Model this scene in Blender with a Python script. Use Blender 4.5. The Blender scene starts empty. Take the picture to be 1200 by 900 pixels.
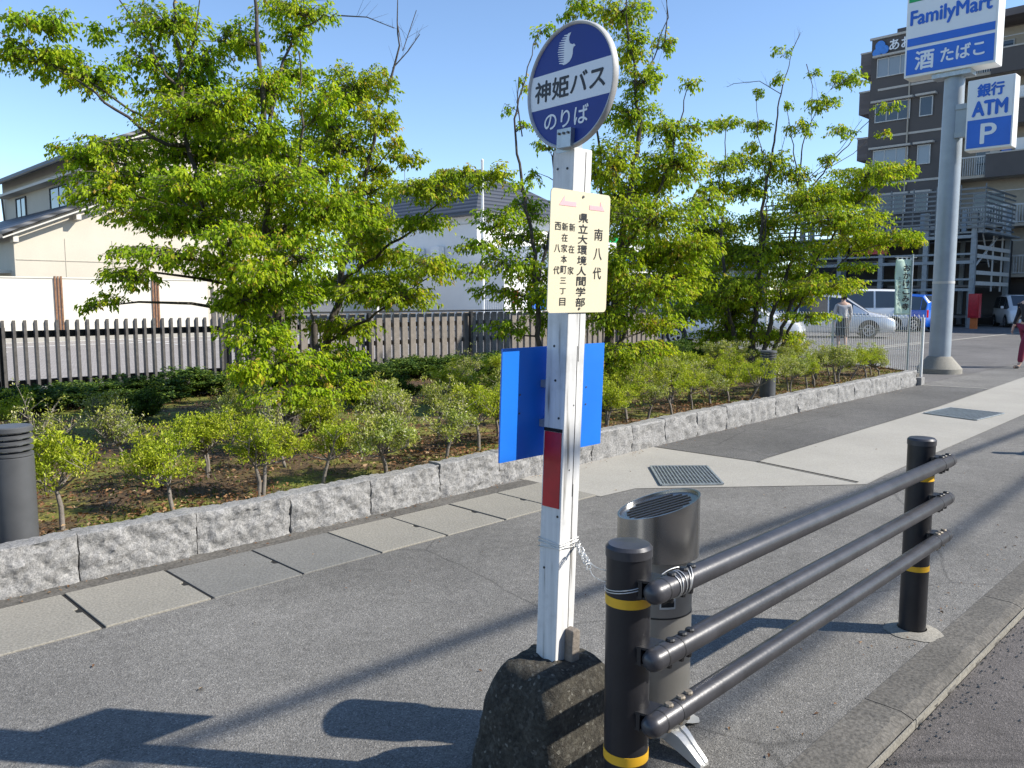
import bpy, bmesh, math, random
import numpy as np
from mathutils import Vector, Matrix, noise
random.seed(7); RNG = np.random.default_rng(11)
sc = bpy.context.scene
C = math.sqrt(.5)
# ---------------------------------------------------------------- camera, sky, sun, exposure
# world axes: +X runs along the street (away to the right), +Y runs across it towards the houses
F, PITCH, H = 950., math.radians(6.0), 1.5
cam_d = bpy.data.cameras.new('camera'); cam = bpy.data.objects.new('camera', cam_d)
sc.collection.objects.link(cam); sc.camera = cam
cam.location = (0, 0, H); cam.rotation_euler = (math.pi/2 - PITCH, 0, math.radians(-45))
cam_d.sensor_width = 36; cam_d.lens = 36*F/1200; cam_d.clip_start = .05; cam_d.clip_end = 2000
SUN_EL = math.radians(37); SUN_AZ = math.atan2(.605, -.795)      # clockwise from +Y
w = bpy.data.worlds.new("World"); sc.world = w; w.use_nodes = True
nt = w.node_tree; sky = nt.nodes.new('ShaderNodeTexSky'); sky.sky_type = 'NISHITA'; sky.sun_disc = False
sky.sun_elevation = SUN_EL; sky.sun_rotation = SUN_AZ; sky.air_density = 1.0; sky.dust_density = .1; sky.ozone_density = 3.2; sky.altitude = 1200
nt.links.new(sky.outputs[0], nt.nodes['Background'].inputs[0]); nt.nodes['Background'].inputs[1].default_value = .145
sun_d = bpy.data.lights.new('sun', 'SUN'); sun = bpy.data.objects.new('sun', sun_d); sc.collection.objects.link(sun)
sun_d.energy = 4.7; sun_d.angle = math.radians(.55); sun_d.color = (1, .94, .84)
sd = Vector((math.sin(SUN_AZ)*math.cos(SUN_EL), math.cos(SUN_AZ)*math.cos(SUN_EL), math.sin(SUN_EL)))
sun.rotation_euler = sd.to_track_quat('Z', 'Y').to_euler()
sc.view_settings.view_transform = 'Standard'; sc.view_settings.look = 'None'
sc.view_settings.exposure = .70; sc.view_settings.gamma = 1
# ---------------------------------------------------------------- survey helpers: photo measurement -> metres
cp, sp = math.cos(PITCH), math.sin(PITCH)
def ray(x, y):
    a = (x-600)/F; b = (450-y)/F
    return a, cp+b*sp, -sp+b*cp
def world(X, Y, Z): return Vector(((X+Y)*C, (Y-X)*C, Z))
def at(x, y, D):
    r = ray(x, y); k = D/r[1]; return world(r[0]*k, D, H+r[2]*k)
def gr(x, y, z=0):
    r = ray(x, y); k = (z-H)/r[2]; return world(r[0]*k, r[1]*k, z)
RIGHT = Vector((C, -C, 0)); FWD = Vector((C, C, 0)); UP = Vector((0, 0, 1))
# ---------------------------------------------------------------- mesh helpers
class MB:
    def __init__(s): s.v = []; s.f = []; s.mi = []; s.cur = 0
    def add(s, vs, fs):
        o = len(s.v); s.v += [tuple(p) for p in vs]; s.f += [[i+o for i in f] for f in fs]; s.mi += [s.cur]*len(fs); return s
    def box(s, x0, x1, y0, y1, z0, z1, rz=0, c=None):
        vs = [Vector((x, y, z)) for z in (z0, z1) for x, y in ((x0, y0), (x1, y0), (x1, y1), (x0, y1))]
        if rz:
            c = Vector(c or ((x0+x1)/2, (y0+y1)/2, 0)); m = Matrix.Rotation(rz, 3, 'Z'); vs = [m @ (v-c)+c for v in vs]
        return s.add(vs, [[3,2,1,0],[4,5,6,7],[0,1,5,4],[1,2,6,5],[2,3,7,6],[3,0,4,7]])
    def bar(s, p0, p1, a, b, up=UP):
        p0 = Vector(p0); p1 = Vector(p1); d = (p1-p0).normalized(); x = d.cross(up)
        if x.length < 1e-4: x = Vector((1,0,0))
        x.normalize(); y = x.cross(d)
        vs = [p+x*i*a/2+y*j*b/2 for p in (p0, p1) for i, j in ((-1,-1),(1,-1),(1,1),(-1,1))]
        return s.add(vs, [[3,2,1,0],[4,5,6,7],[0,1,5,4],[1,2,6,5],[2,3,7,6],[3,0,4,7]])
    def tube(s, pts, rad, n=8, caps=True):
        pts = [Vector(p) for p in pts]; k = len(pts)
        if not hasattr(rad, '__len__'): rad = [rad]*k
        o = len(s.v); ref = None; vs = []
        for i, p in enumerate(pts):
            d = (pts[min(i+1, k-1)]-pts[max(i-1, 0)]).normalized()
            if ref is None: ref = d.orthogonal().normalized()
            x = (ref-d*ref.dot(d)); x = x.normalized() if x.length > 1e-5 else d.orthogonal().normalized(); ref = x; y = d.cross(x)
            vs += [p+(x*math.cos(t)+y*math.sin(t))*rad[i] for t in [2*math.pi*j/n for j in range(n)]]
        fs = [[i*n+j, i*n+(j+1) % n, (i+1)*n+(j+1) % n, (i+1)*n+j] for i in range(k-1) for j in range(n)]
        if caps: fs += [list(range(n))[::-1], [(k-1)*n+j for j in range(n)]]
        return s.add(vs, fs)
    def lathe(s, prof, n=24, c=(0,0,0)):
        c = Vector(c); vs = [c+Vector((r*math.cos(t), r*math.sin(t), z)) for r, z in prof for t in [2*math.pi*j/n for j in range(n)]]
        k = len(prof)
        fs = [[i*n+j, i*n+(j+1) % n, (i+1)*n+(j+1) % n, (i+1)*n+j] for i in range(k-1) for j in range(n)]
        fs += [list(range(n))[::-1], [(k-1)*n+j for j in range(n)]]
        return s.add(vs, fs)
    def prism(s, poly, o, u, v, th):          # poly in (u,v), extruded th along u x v
        o = Vector(o); u = Vector(u); v = Vector(v); n = u.cross(v); k = len(poly)
        vs = [o+u*a+v*b for a, b in poly]+[o+u*a+v*b+n*th for a, b in poly]
        fs = [list(range(k))[::-1], [k+i for i in range(k)]]+[[i, (i+1) % k, k+(i+1) % k, k+i] for i in range(k)]
        return s.add(vs, fs)
    def flat(s, poly, z): return s.add([(x, y, z) for x, y in poly], [list(range(len(poly)))])
    def xform(s, fn): s.v = [tuple(fn(Vector(p))) for p in s.v]; return s
    def build(s, name, mat, parent=None, smooth=None, bevel=0, off=None):
        if off is not None: s.v = [(p[0]-off[0], p[1]-off[1], p[2]-off[2]) for p in s.v]
        me = bpy.data.meshes.new(name); me.from_pydata(s.v, [], s.f)
        for m_ in (mat if isinstance(mat, (list, tuple)) else [mat]): me.materials.append(m_)
        if any(s.mi): me.polygons.foreach_set('material_index', s.mi)
        me.update()
        return link(name, me, parent, smooth, bevel)
def link(name, me, parent=None, smooth=None, bevel=0):
    if smooth is not None:
        me.polygons.foreach_set('use_smooth', [True]*len(me.polygons)); me.set_sharp_from_angle(angle=math.radians(smooth))
    o = bpy.data.objects.new(name, me); sc.collection.objects.link(o)
    if parent: o.parent = parent
    if bevel:
        b = o.modifiers.new('bevel', 'BEVEL'); b.width = bevel; b.segments = 2; b.limit_method = 'ANGLE'
    return o
def tag(o, label, cat, group=None, kind=None):
    if label: o['label'] = label
    if cat: o['category'] = cat
    if group: o['group'] = group
    if kind: o['kind'] = kind
    return o
def struct(o): o['kind'] = 'structure'; return o
def thing(name, label, cat, loc=(0,0,0), rz=0, group=None):
    o = bpy.data.objects.new(name, None); o.empty_display_size = .1; sc.collection.objects.link(o)
    o.location = loc; o.rotation_euler = (0, 0, rz); return tag(o, label, cat, group)
def dup(root, loc, rz=0, scale=None, label=None, group=None):
    def cpy(o, par):
        c = o.copy(); sc.collection.objects.link(c); c.parent = par
        for ch in list(o.children): cpy(ch, c)
        return c
    r = cpy(root, None); r.location = loc; r.rotation_euler = (0, 0, rz)
    if scale: r.scale = scale if hasattr(scale, '__len__') else (scale,)*3
    if label: r['label'] = label
    if group: r['group'] = group
    return r
def text_into(mb, s, o, u, v, cu, cv, wd, ht, bold=.0, eps=.001):
    """letters of s fitted to a box wd x ht centred on (cu,cv) of the plane o,u,v"""
    cd = bpy.data.curves.new('t', 'FONT'); cd.body = s; cd.size = 1; cd.resolution_u = 4; cd.fill_mode = 'FRONT'
    ob = bpy.data.objects.new('t', cd); sc.collection.objects.link(ob); bpy.context.view_layer.update()
    me = bpy.data.meshes.new_from_object(ob.evaluated_get(bpy.context.evaluated_depsgraph_get()))
    co = [p.co.copy() for p in me.vertices]; fs = [list(p.vertices) for p in me.polygons]
    bpy.data.objects.remove(ob); bpy.data.curves.remove(cd); bpy.data.meshes.remove(me)
    if not co: return
    x0 = min(p.x for p in co); x1 = max(p.x for p in co); y0 = min(p.y for p in co); y1 = max(p.y for p in co)
    o = Vector(o); u = Vector(u); v = Vector(v); n = u.cross(v); b = bold*ht*.55
    for k, (dx, dy) in enumerate([(0, 0), (b, 0), (-b, 0), (0, b), (0, -b)] if bold else [(0, 0)]):
        mb.add([o+u*(cu+dx+((p.x-x0)/(x1-x0)-.5)*wd)+v*(cv+dy+((p.y-y0)/max(y1-y0, 1e-6)-.5)*ht)+n*(eps+k*.00012) for p in co], fs)
# ---------------------------------------------------------------- materials
def nmat(name):
    m = bpy.data.materials.new(name); m.use_nodes = True; n = m.node_tree; return m, n, n.nodes['Principled BSDF'], n.links
def noise_node(n, l, scale, detail=6, rough=.6, coord='Object'):
    tc = n.nodes.new('ShaderNodeTexCoord'); t = n.nodes.new('ShaderNodeTexNoise'); t.inputs['Scale'].default_value = scale
    t.inputs['Detail'].default_value = detail; t.inputs['Roughness'].default_value = rough
    l.new(tc.outputs[coord], t.inputs['Vector']); return t
def ramp(n, l, src, stops):
    r = n.nodes.new('ShaderNodeValToRGB'); e = r.color_ramp.elements
    while len(e) < len(stops): e.new(.5)
    for k, (p, c) in zip(e, stops): k.position = p; k.color = (*c, 1) if hasattr(c, '__len__') else (c, c, c, 1)
    l.new(src, r.inputs[0]); return r
def mix(n, l, a, b, fac, mode='MIX'):
    m = n.nodes.new('ShaderNodeMix'); m.data_type = 'RGBA'; m.blend_type = mode
    for sock, val in ((6, a), (7, b)):
        if hasattr(val, 'links'): l.new(val, m.inputs[sock])
        else: m.inputs[sock].default_value = (*val, 1) if hasattr(val, '__len__') else (val, val, val, 1)
    if hasattr(fac, 'links'): l.new(fac, m.inputs[0])
    else: m.inputs[0].default_value = fac
    return m.outputs[2]
def bump(n, l, b, h, strength, dist):
    k = n.nodes.new('ShaderNodeBump'); k.inputs['Strength'].default_value = strength; k.inputs['Distance'].default_value = dist
    l.new(h, k.inputs['Height']); l.new(k.outputs[0], b.inputs['Normal'])
def pm(name, col, rough=.6, metal=0, var=.15, scale=6, bmp=.0, bscale=40, fine=None, coat=0):
    m, n, b, l = nmat(name)
    t = noise_node(n, l, scale); lo = [c*(1-var) for c in col]; hi = [min(1, c*(1+var)) for c in col]
    col_out = ramp(n, l, t.outputs[0], [(.3, lo), (.7, hi)]).outputs[0]
    if fine:
        t2 = noise_node(n, l, fine[0], 3); col_out = mix(n, l, col_out, ramp(n, l, t2.outputs[0], [(.35, 1-fine[1]), (.65, 1+fine[1])]).outputs[0], 1, 'MULTIPLY')
    l.new(col_out, b.inputs['Base Color']); b.inputs['Roughness'].default_value = rough; b.inputs['Metallic'].default_value = metal
    if coat: b.inputs['Coat Weight'].default_value = coat; b.inputs['Coat Roughness'].default_value = .08
    if bmp: bump(n, l, b, noise_node(n, l, bscale, 4).outputs[0], bmp, .01)
    return m
def asphalt(name, base, spk=.5, patch=.18):
    m, n, b, l = nmat(name)
    big = noise_node(n, l, .9, 5, .65); mid = noise_node(n, l, 14, 5, .6)
    c1 = ramp(n, l, big.outputs[0], [(.3, [c*(1-patch) for c in base]), (.7, [c*(1+patch) for c in base])]).outputs[0]
    c1 = mix(n, l, c1, ramp(n, l, mid.outputs[0], [(.3, .86), (.7, 1.12)]).outputs[0], 1, 'MULTIPLY')
    tc = n.nodes.new('ShaderNodeTexCoord'); vo = n.nodes.new('ShaderNodeTexVoronoi'); vo.inputs['Scale'].default_value = 210
    l.new(tc.outputs['Object'], vo.inputs['Vector'])
    sep = n.nodes.new('ShaderNodeSeparateColor'); l.new(vo.outputs['Color'], sep.inputs[0])
    stone = ramp(n, l, sep.outputs[0], [(0, 1-spk), (.55, 1.0), (.9, 1.1), (1, 1+spk*1.6)]).outputs[0]
    c1 = mix(n, l, c1, stone, 1, 'MULTIPLY')
    wn = noise_node(n, l, .35, 8, .72); c1 = mix(n, l, c1, ramp(n, l, wn.outputs[0], [(.38, .82), (.5, 1.0), (.62, 1.1)]).outputs[0], 1, 'MULTIPLY')
    cn = noise_node(n, l, 1.1, 3, .5); dv = n.nodes.new('ShaderNodeTexVoronoi'); dv.feature = 'DISTANCE_TO_EDGE'; dv.inputs['Scale'].default_value = .42
    mvv = n.nodes.new('ShaderNodeMix'); mvv.data_type = 'VECTOR'; mvv.inputs[0].default_value = .16; l.new(tc.outputs['Object'], mvv.inputs[4]); l.new(cn.outputs['Color'], mvv.inputs[5]); l.new(mvv.outputs[1], dv.inputs['Vector'])
    c1 = mix(n, l, c1, ramp(n, l, dv.outputs['Distance'], [(.0005, .62), (.0022, 1)]).outputs[0], 1, 'MULTIPLY')
    # dark round stains, sparse
    v2 = n.nodes.new('ShaderNodeTexVoronoi'); v2.inputs['Scale'].default_value = 2.1; l.new(tc.outputs['Object'], v2.inputs['Vector'])
    c1 = mix(n, l, c1, ramp(n, l, v2.outputs['Distance'], [(.028, .55), (.045, 1)]).outputs[0], 1, 'MULTIPLY')
    l.new(c1, b.inputs['Base Color']); b.inputs['Roughness'].default_value = .88
    ad = n.nodes.new('ShaderNodeMath'); ad.operation = 'ADD'; l.new(vo.outputs['Distance'], ad.inputs[0]); l.new(mid.outputs[0], ad.inputs[1])
    bump(n, l, b, ad.outputs[0], .55, .004); return m
def leafmat(name, stops, trans=.4):
    m, n, b, l = nmat(name)
    a = n.nodes.new('ShaderNodeAttribute'); a.attribute_name = 'rnd'
    c = ramp(n, l, a.outputs['Fac'], stops).outputs[0]
    big = noise_node(n, l, 2.2, 2); c = mix(n, l, c, ramp(n, l, big.outputs[0], [(.35, (.9, .97, .95)), (.65, (1.15, 1.05, .9))]).outputs[0], 1, 'MULTIPLY')
    l.new(c, b.inputs['Base Color']); b.inputs['Roughness'].default_value = .6; b.inputs['Specular IOR Level'].default_value = .25
    t = n.nodes.new('ShaderNodeBsdfTranslucent'); l.new(mix(n, l, c, (1.25, 1.35, .5), .6, 'MULTIPLY'), t.inputs[0])
    s = n.nodes.new('ShaderNodeMixShader'); s.inputs[0].default_value = trans
    l.new(b.outputs[0], s.inputs[1]); l.new(t.outputs[0], s.inputs[2]); l.new(s.outputs[0], n.nodes['Material Output'].inputs[0]); return m
def glass_mat(name, col=(.03, .04, .05), rough=.06):
    m, n, b, l = nmat(name); b.inputs['Base Color'].default_value = (*col, 1); b.inputs['Roughness'].default_value = rough
    b.inputs['Specular IOR Level'].default_value = .8; return m

M = {}
M['asphalt'] = asphalt('pavement asphalt', (.170, .163, .150), .5)
M['asphalt_dark'] = asphalt('older asphalt', (.118, .114, .108))
M['road'] = asphalt('road asphalt', (.105, .095, .09))
M['lot'] = asphalt('lot asphalt', (.135, .128, .122), .25)
M['conc'] = pm('pale concrete', (.25, .235, .20), .85, var=.13, scale=1.6, bmp=.3, bscale=60, fine=(90, .22))
M['conc_new'] = pm('newer concrete', (.335, .318, .28), .85, var=.08, scale=1.2, bmp=.25, bscale=70, fine=(110, .14))
M['conc_grey'] = pm('grey concrete', (.165, .162, .15), .85, var=.12, scale=2, bmp=.3, bscale=60, fine=(100, .25))
M['kerb'] = pm('kerb concrete', (.105, .098, .086), .9, var=.25, scale=3, bmp=.5, bscale=45, fine=(70, .35))
M['black'] = pm('black void', (.01, .01, .01), .9)
M['steel'] = pm('brushed steel', (.34, .34, .335), .26, .95, var=.12, scale=9)
M['galv'] = pm('galvanised steel', (.38, .42, .44), .45, .6, var=.2, scale=22)
M['cast'] = pm('cast aluminium', (.62, .62, .60), .45, .5, var=.1, scale=8, bmp=.1)
M['bolt'] = pm('dull zinc bolt', (.22, .19, .15), .55, .4, var=.3, scale=60)
M['guard'] = pm('dark bronze paint', (.020, .020, .023), .36, .15, var=.2, scale=9, bmp=.06, bscale=55)
M['guard_pipe'] = pm('worn bronze paint', (.050, .050, .056), .36, .2, var=.3, scale=10, bmp=.06, bscale=60)
M['yellow'] = pm('yellow reflective tape', (.78, .43, .02), .5, var=.1, scale=12)
M['white'] = pm('white enamel', (.78, .78, .76), .4, var=.04, scale=5)
M['signwhite'] = pm('sign white', (.74, .76, .78), .35, var=.03, scale=3)
M['signblue'] = pm('sign blue', (.012, .13, .58), .4, var=.06, scale=3)
M['bluepanel'] = pm('blue board paint', (.012, .17, .70), .33, var=.08, scale=4)
M['navy'] = pm('navy enamel', (.001, .026, .22), .55, var=.08, scale=5)
M['signgreen'] = pm('sign green', (.0, .35, .09), .4, var=.03)
M['red'] = pm('red reflector', (.42, .012, .02), .35, var=.2, scale=12)
M['cream'] = pm('cream plate', (.66, .60, .43), .45, var=.03, scale=6)
M['ink'] = pm('black lettering', (.012, .012, .015), .5)
M['inkblue'] = pm('blue lettering', (.012, .12, .55), .5)
M['pink'] = pm('faded pink', (.80, .42, .45), .6)
M['bark'] = pm('bark', (.075, .062, .052), .9, var=.4, scale=14, bmp=.6, bscale=50)
M['barkgrey'] = pm('grey bark', (.19, .165, .14), .9, var=.35, scale=18, bmp=.5, bscale=70)
M['bollard'] = pm('grey bollard paint', (.085, .088, .092), .5, .1)
M['jointline'] = pm('siding joint line', (.42, .38, .31), .9)
M['rimpaint'] = pm('weathered sign rim', (.46, .46, .45), .55, var=.25, scale=12)
M['louvresteel'] = pm('dull louvre steel', (.13, .145, .155), .5, .2)
M['wire'] = pm('twisted wire', (.62, .62, .60), .4, .6)
M['black_metal'] = pm('black metal', (.015, .015, .016), .45)
M['fence_slat'] = pm('weathered fence slat', (.19, .165, .14), .75, var=.2, scale=10, fine=(60, .1))
M['fence_slat_grey'] = pm('grey fence slat', (.085, .078, .072), .6, var=.35, scale=14)
M['housecream'] = pm('cream render', (.54, .49, .40), .85, var=.05, scale=.7, fine=(30, .04))
M['housewhite'] = pm('white siding', (.82, .81, .79), .8, var=.04, scale=.6)
M['boundary'] = pm('cream boundary wall', (.60, .565, .49), .85, var=.04, scale=.5)
M['wood'] = pm('brown timber', (.20, .10, .05), .7, var=.4, scale=12)
M['win'] = glass_mat('window glass'); M['winpale'] = glass_mat('curtained glass', (.22, .25, .27), .15)
M['frame'] = pm('window frame', (.10, .095, .09), .5, .4); M['framelight'] = pm('light frame', (.5, .5, .48), .5)
M['carwhite'] = pm('white car paint', (.74, .75, .76), .25, var=.01, coat=1)
M['carsilver'] = pm('silver car paint', (.62, .63, .64), .28, .45, var=.01, coat=1)
M['carblue'] = pm('blue car paint', (.01, .13, .62), .25, var=.02, coat=1)
M['tyre'] = pm('tyre rubber', (.02, .02, .02), .8); M['rim'] = pm('alloy rim', (.45, .45, .46), .3, .8)
M['plastic'] = pm('dark plastic', (.02, .02, .022), .5); M['lamp'] = glass_mat('lamp lens', (.7, .72, .74), .1)
M['redlamp'] = glass_mat('red lamp lens', (.5, .01, .01), .15)
M['skin'] = pm('skin', (.52, .33, .24), .55, var=.05); M['hair'] = pm('black hair', (.012, .01, .009), .45)
M['cloth_grey'] = pm('grey blouse', (.42, .41, .41), .9, var=.15, scale=10); M['cloth_black'] = pm('black cloth', (.014, .014, .018), .85)
M['cloth_red'] = pm('maroon cloth', (.20, .018, .045), .85, var=.15); M['louvre'] = pm('pale green cloth', (.60, .76, .62), .8, var=.06)
M['bandcream'] = pm('band concrete', (.45, .42, .37), .8, var=.08); M['bandbeige'] = pm('beige render', (.40, .35, .28), .85, var=.06)
M['steelblue'] = pm('painted steel frame', (.22, .25, .27), .5, .2); M['polepaint'] = pm('pole paint', (.29, .33, .37), .45, .15, var=.1, scale=3)
M['white_dirty'] = pm('weathered white paint', (.70, .70, .68), .6, var=.08, scale=7, bmp=.12, bscale=30, fine=(45, .06))
def brick_mat(name, c1, c2, mortar, w_, h_, rough=.8):
    m, n, b, l = nmat(name); tc = n.nodes.new('ShaderNodeTexCoord'); mp = n.nodes.new('ShaderNodeMapping')
    l.new(tc.outputs['Object'], mp.inputs[0]); mp.inputs['Rotation'].default_value = (math.pi/2, 0, math.pi/2)
    br = n.nodes.new('ShaderNodeTexBrick'); l.new(mp.outputs[0], br.inputs[0]); br.inputs['Scale'].default_value = 1
    br.inputs['Brick Width'].default_value = w_; br.inputs['Row Height'].default_value = h_; br.inputs['Mortar Size'].default_value = h_*.07
    br.inputs['Color1'].default_value = (*c1, 1); br.inputs['Color2'].default_value = (*c2, 1); br.inputs['Mortar'].default_value = (*mortar, 1)
    l.new(mix(n, l, br.outputs[0], ramp(n, l, noise_node(n, l, .4, 5).outputs[0], [(.3, .85), (.7, 1.12)]).outputs[0], 1, 'MULTIPLY'), b.inputs['Base Color']); b.inputs['Roughness'].default_value = rough; return m
M['browntile'] = brick_mat('brown wall tile', (.115, .097, .094), (.15, .130, .124), (.09, .08, .075), .24, .08)
# granite
m, n, b, l = nmat('split granite')
g1 = noise_node(n, l, 55, 5, .75); g2 = noise_node(n, l, 9, 5, .6); g3 = noise_node(n, l, 140, 3, .7)
c1 = ramp(n, l, g1.outputs[0], [(.30, (.12, .12, .12)), (.47, (.235, .232, .226)), (.70, (.38, .37, .355))]).outputs[0]
c1 = mix(n, l, c1, ramp(n, l, g2.outputs[0], [(.3, .86), (.65, 1.08)]).outputs[0], 1, 'MULTIPLY')
c1 = mix(n, l, c1, ramp(n, l, g3.outputs[0], [(.35, .7), (.6, 1.2)]).outputs[0], 1, 'MULTIPLY')
l.new(c1, b.inputs['Base Color']); b.inputs['Roughness'].default_value = .85; bump(n, l, b, g1.outputs[0], .7, .009); M['granite'] = m
# soil with moss
m, n, b, l = nmat('mossy soil')
g1 = noise_node(n, l, 1.6, 6, .65); g2 = noise_node(n, l, 30, 5, .7)
c1 = ramp(n, l, g1.outputs[0], [(.36, (.10, .058, .03)), (.47, (.115, .075, .03)), (.54, (.20, .19, .03)), (.68, (.15, .19, .03))]).outputs[0]
c1 = mix(n, l, c1, ramp(n, l, g2.outputs[0], [(.3, .45), (.7, 1.5)]).outputs[0], 1, 'MULTIPLY')
l.new(c1, b.inputs['Base Color']); b.inputs['Roughness'].default_value = .95; bump(n, l, b, g2.outputs[0], 1, .03); M['soil'] = m
# mass concrete of the stop's foot: dark, pebbly
m, n, b, l = nmat('old pebbly concrete')
tc = n.nodes.new('ShaderNodeTexCoord'); vo = n.nodes.new('ShaderNodeTexVoronoi'); vo.inputs['Scale'].default_value = 120; l.new(tc.outputs['Object'], vo.inputs['Vector'])
sep = n.nodes.new('ShaderNodeSeparateColor'); l.new(vo.outputs['Color'], sep.inputs[0])
c1 = ramp(n, l, sep.outputs[0], [(0, (.035, .03, .022)), (.7, (.055, .05, .038)), (.96, (.075, .07, .058)), (1, (.20, .19, .16))]).outputs[0]
g2 = noise_node(n, l, 22, 6, .8); c1 = mix(n, l, c1, ramp(n, l, g2.outputs[0], [(.35, .4), (.65, 1.6)]).outputs[0], 1, 'MULTIPLY')
l.new(c1, b.inputs['Base Color']); b.inputs['Roughness'].default_value = .95; bump(n, l, b, g2.outputs[0], 1, .02); M['block'] = m
# weathered grey/white post paint with wood cracks
m, n, b, l = nmat('cracked white paint on wood')
tc = n.nodes.new('ShaderNodeTexCoord'); mp = n.nodes.new('ShaderNodeMapping'); mp.inputs['Scale'].default_value = (38, 38, 2.2)
l.new(tc.outputs['Object'], mp.inputs[0]); t = n.nodes.new('ShaderNodeTexNoise'); t.inputs['Scale'].default_value = 1; t.inputs['Detail'].default_value = 6; l.new(mp.outputs[0], t.inputs['Vector'])
c1 = ramp(n, l, t.outputs[0], [(.33, (.22, .21, .19)), (.40, (.58, .58, .57)), (.6, (.70, .70, .69))]).outputs[0]
g2 = noise_node(n, l, 5, 6, .7); c1 = mix(n, l, c1, ramp(n, l, g2.outputs[0], [(.3, .72), (.5, 1.0)]).outputs[0], 1, 'MULTIPLY')
l.new(c1, b.inputs['Base Color']); b.inputs['Roughness'].default_value = .55; bump(n, l, b, t.outputs[0], .5, .004); M['postpaint'] = m
# roof tiles (courses run along X or Y)
def tiles(name, col, axis):
    m, n, b, l = nmat(name); tc = n.nodes.new('ShaderNodeTexCoord'); wv = n.nodes.new('ShaderNodeTexWave'); wv.bands_direction = axis
    wv.inputs['Scale'].default_value = 1.05; l.new(tc.outputs['Object'], wv.inputs[0])
    l.new(ramp(n, l, wv.outputs['Fac'], [(.1, [c*.35 for c in col]), (.5, col)]).outputs[0], b.inputs['Base Color']); b.inputs['Roughness'].default_value = .5
    bump(n, l, b, wv.outputs['Fac'], .6, .04); return m
M['tile'] = tiles('grey roof tiles', (.07, .075, .085), 'Z')
# pavers of the lot behind the fence
m, n, b, l = nmat('block paving'); tc = n.nodes.new('ShaderNodeTexCoord'); br = n.nodes.new('ShaderNodeTexBrick'); l.new(tc.outputs['Object'], br.inputs[0])
br.inputs['Scale'].default_value = 1; br.inputs['Brick Width'].default_value = .22; br.inputs['Row Height'].default_value = .11; br.inputs['Mortar Size'].default_value = .012
br.inputs['Color1'].default_value = (.30, .27, .25, 1); br.inputs['Color2'].default_value = (.37, .34, .31, 1); br.inputs['Mortar'].default_value = (.18, .165, .15, 1)
l.new(br.outputs[0], b.inputs['Base Color']); b.inputs['Roughness'].default_value = .9; M['pavers'] = m
L1 = [(0, (.15, .26, .010)), (.4, (.29, .42, .014)), (.75, (.41, .52, .022)), (.93, (.50, .56, .03)), (1, (.44, .33, .06))]
L2 = [(0, (.16, .25, .010)), (.4, (.30, .41, .016)), (.75, (.43, .50, .025)), (.92, (.51, .53, .04)), (1, (.48, .33, .07))]
M['leaf'] = leafmat('fresh green leaves', L1, .48); M['leaf2'] = leafmat('yellow green leaves', L2, .48)
M['azalea'] = leafmat('azalea leaves', [(0, (.17, .23, .012)), (.5, (.35, .43, .02)), (.85, (.48, .52, .04)), (1, (.54, .54, .14))], .35)
M['azdark'] = leafmat('dark hedge leaves', [(0, (.02, .05, .010)), (.6, (.07, .13, .02)), (1, (.20, .27, .04))], .25)
M['azpale'] = leafmat('pale azalea leaves', [(0, (.22, .26, .06)), (.5, (.42, .45, .14)), (.75, (.56, .56, .30)), (1, (.72, .70, .5))], .3)
M['azwhite'] = leafmat('azalea leaves with faded flowers', [(0, (.15, .20, .03)), (.45, (.34, .39, .06)), (.78, (.48, .50, .13)), (.88, (.50, .48, .32)), (1, (.66, .63, .5))], .3)
M['litter'] = leafmat('dead leaves', [(0, (.07, .035, .018)), (.5, (.18, .09, .045)), (.85, (.30, .18, .10)), (1, (.42, .30, .19))], .1)
M['grass'] = leafmat('low grass', [(0, (.06, .10, .02)), (.7, (.14, .19, .03)), (1, (.22, .22, .06))], .3)
# ---------------------------------------------------------------- ground, road, pavement
def sheet(name, poly, z, mat):
    return struct(MB().flat(poly, z).build(name, mat))
sheet('ground', [(-500,-500), (700,-500), (700,700), (-500,700)], -.14, M['lot'])
sheet('road', [(-60,-8), (90,-8), (90,.93), (-60,.93)], -.04, M['road'])
mb = MB(); mb.box(-60, 90, 1.12, 140, -.13, 0); struct(mb.build('pavement', M['asphalt']))
sheet('far_pavement', [(-60,-60), (90,-60), (90,-8.2), (-60,-8.2)], -.03, M['asphalt_dark'])
mb = MB(); mb.box(-60, 90, -8.2, -8.0, -.12, .02); struct(mb.build('far_kerb', M['kerb']))
# pale concrete apron strip and the darker wedge
sheet('concrete_path', [(4.75,3.80), (5.15,3.77), (6.32,2.76), (6.6,2.53), (7.05,2.56), (12.1,2.68), (40,3.2), (40,4.9), (17.95,4.01), (12.12,3.72), (7.05,3.63), (6.8,3.60), (6.76,4.52), (6.76,4.74), (5.0,4.68), (4.75,4.68)], .004, M['conc_new'])
sheet('asphalt_strip', [(6.80,3.60), (7.05,3.63), (12.12,3.72), (15.1,3.86), (14.9,4.9), (10.5,4.83), (7.7,4.75), (6.76,4.72)], .008, M['asphalt_dark'])
mb = MB(); mb.bar((6.80,3.60,.012), (6.60,2.60,.012), .018, .004); struct(mb.build('paving_joint', M['black']))
mb = MB(); mb.bar((15.1,3.9,.010), (14.95,4.85,.010), .05, .004); struct(mb.build('path_edging', M['conc_new']))
sheet('parking_lot', [(15.4,4.95), (40,4.95), (90,3), (90,60), (19.5,60), (19.5,12.7), (17.2,8.2)], .004, M['lot'])
sheet('paved_yard', [(-60,12.7), (19.3,12.7), (19.3,31.9), (-60,31.9)], .006, M['pavers'])
mb = MB()
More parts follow.
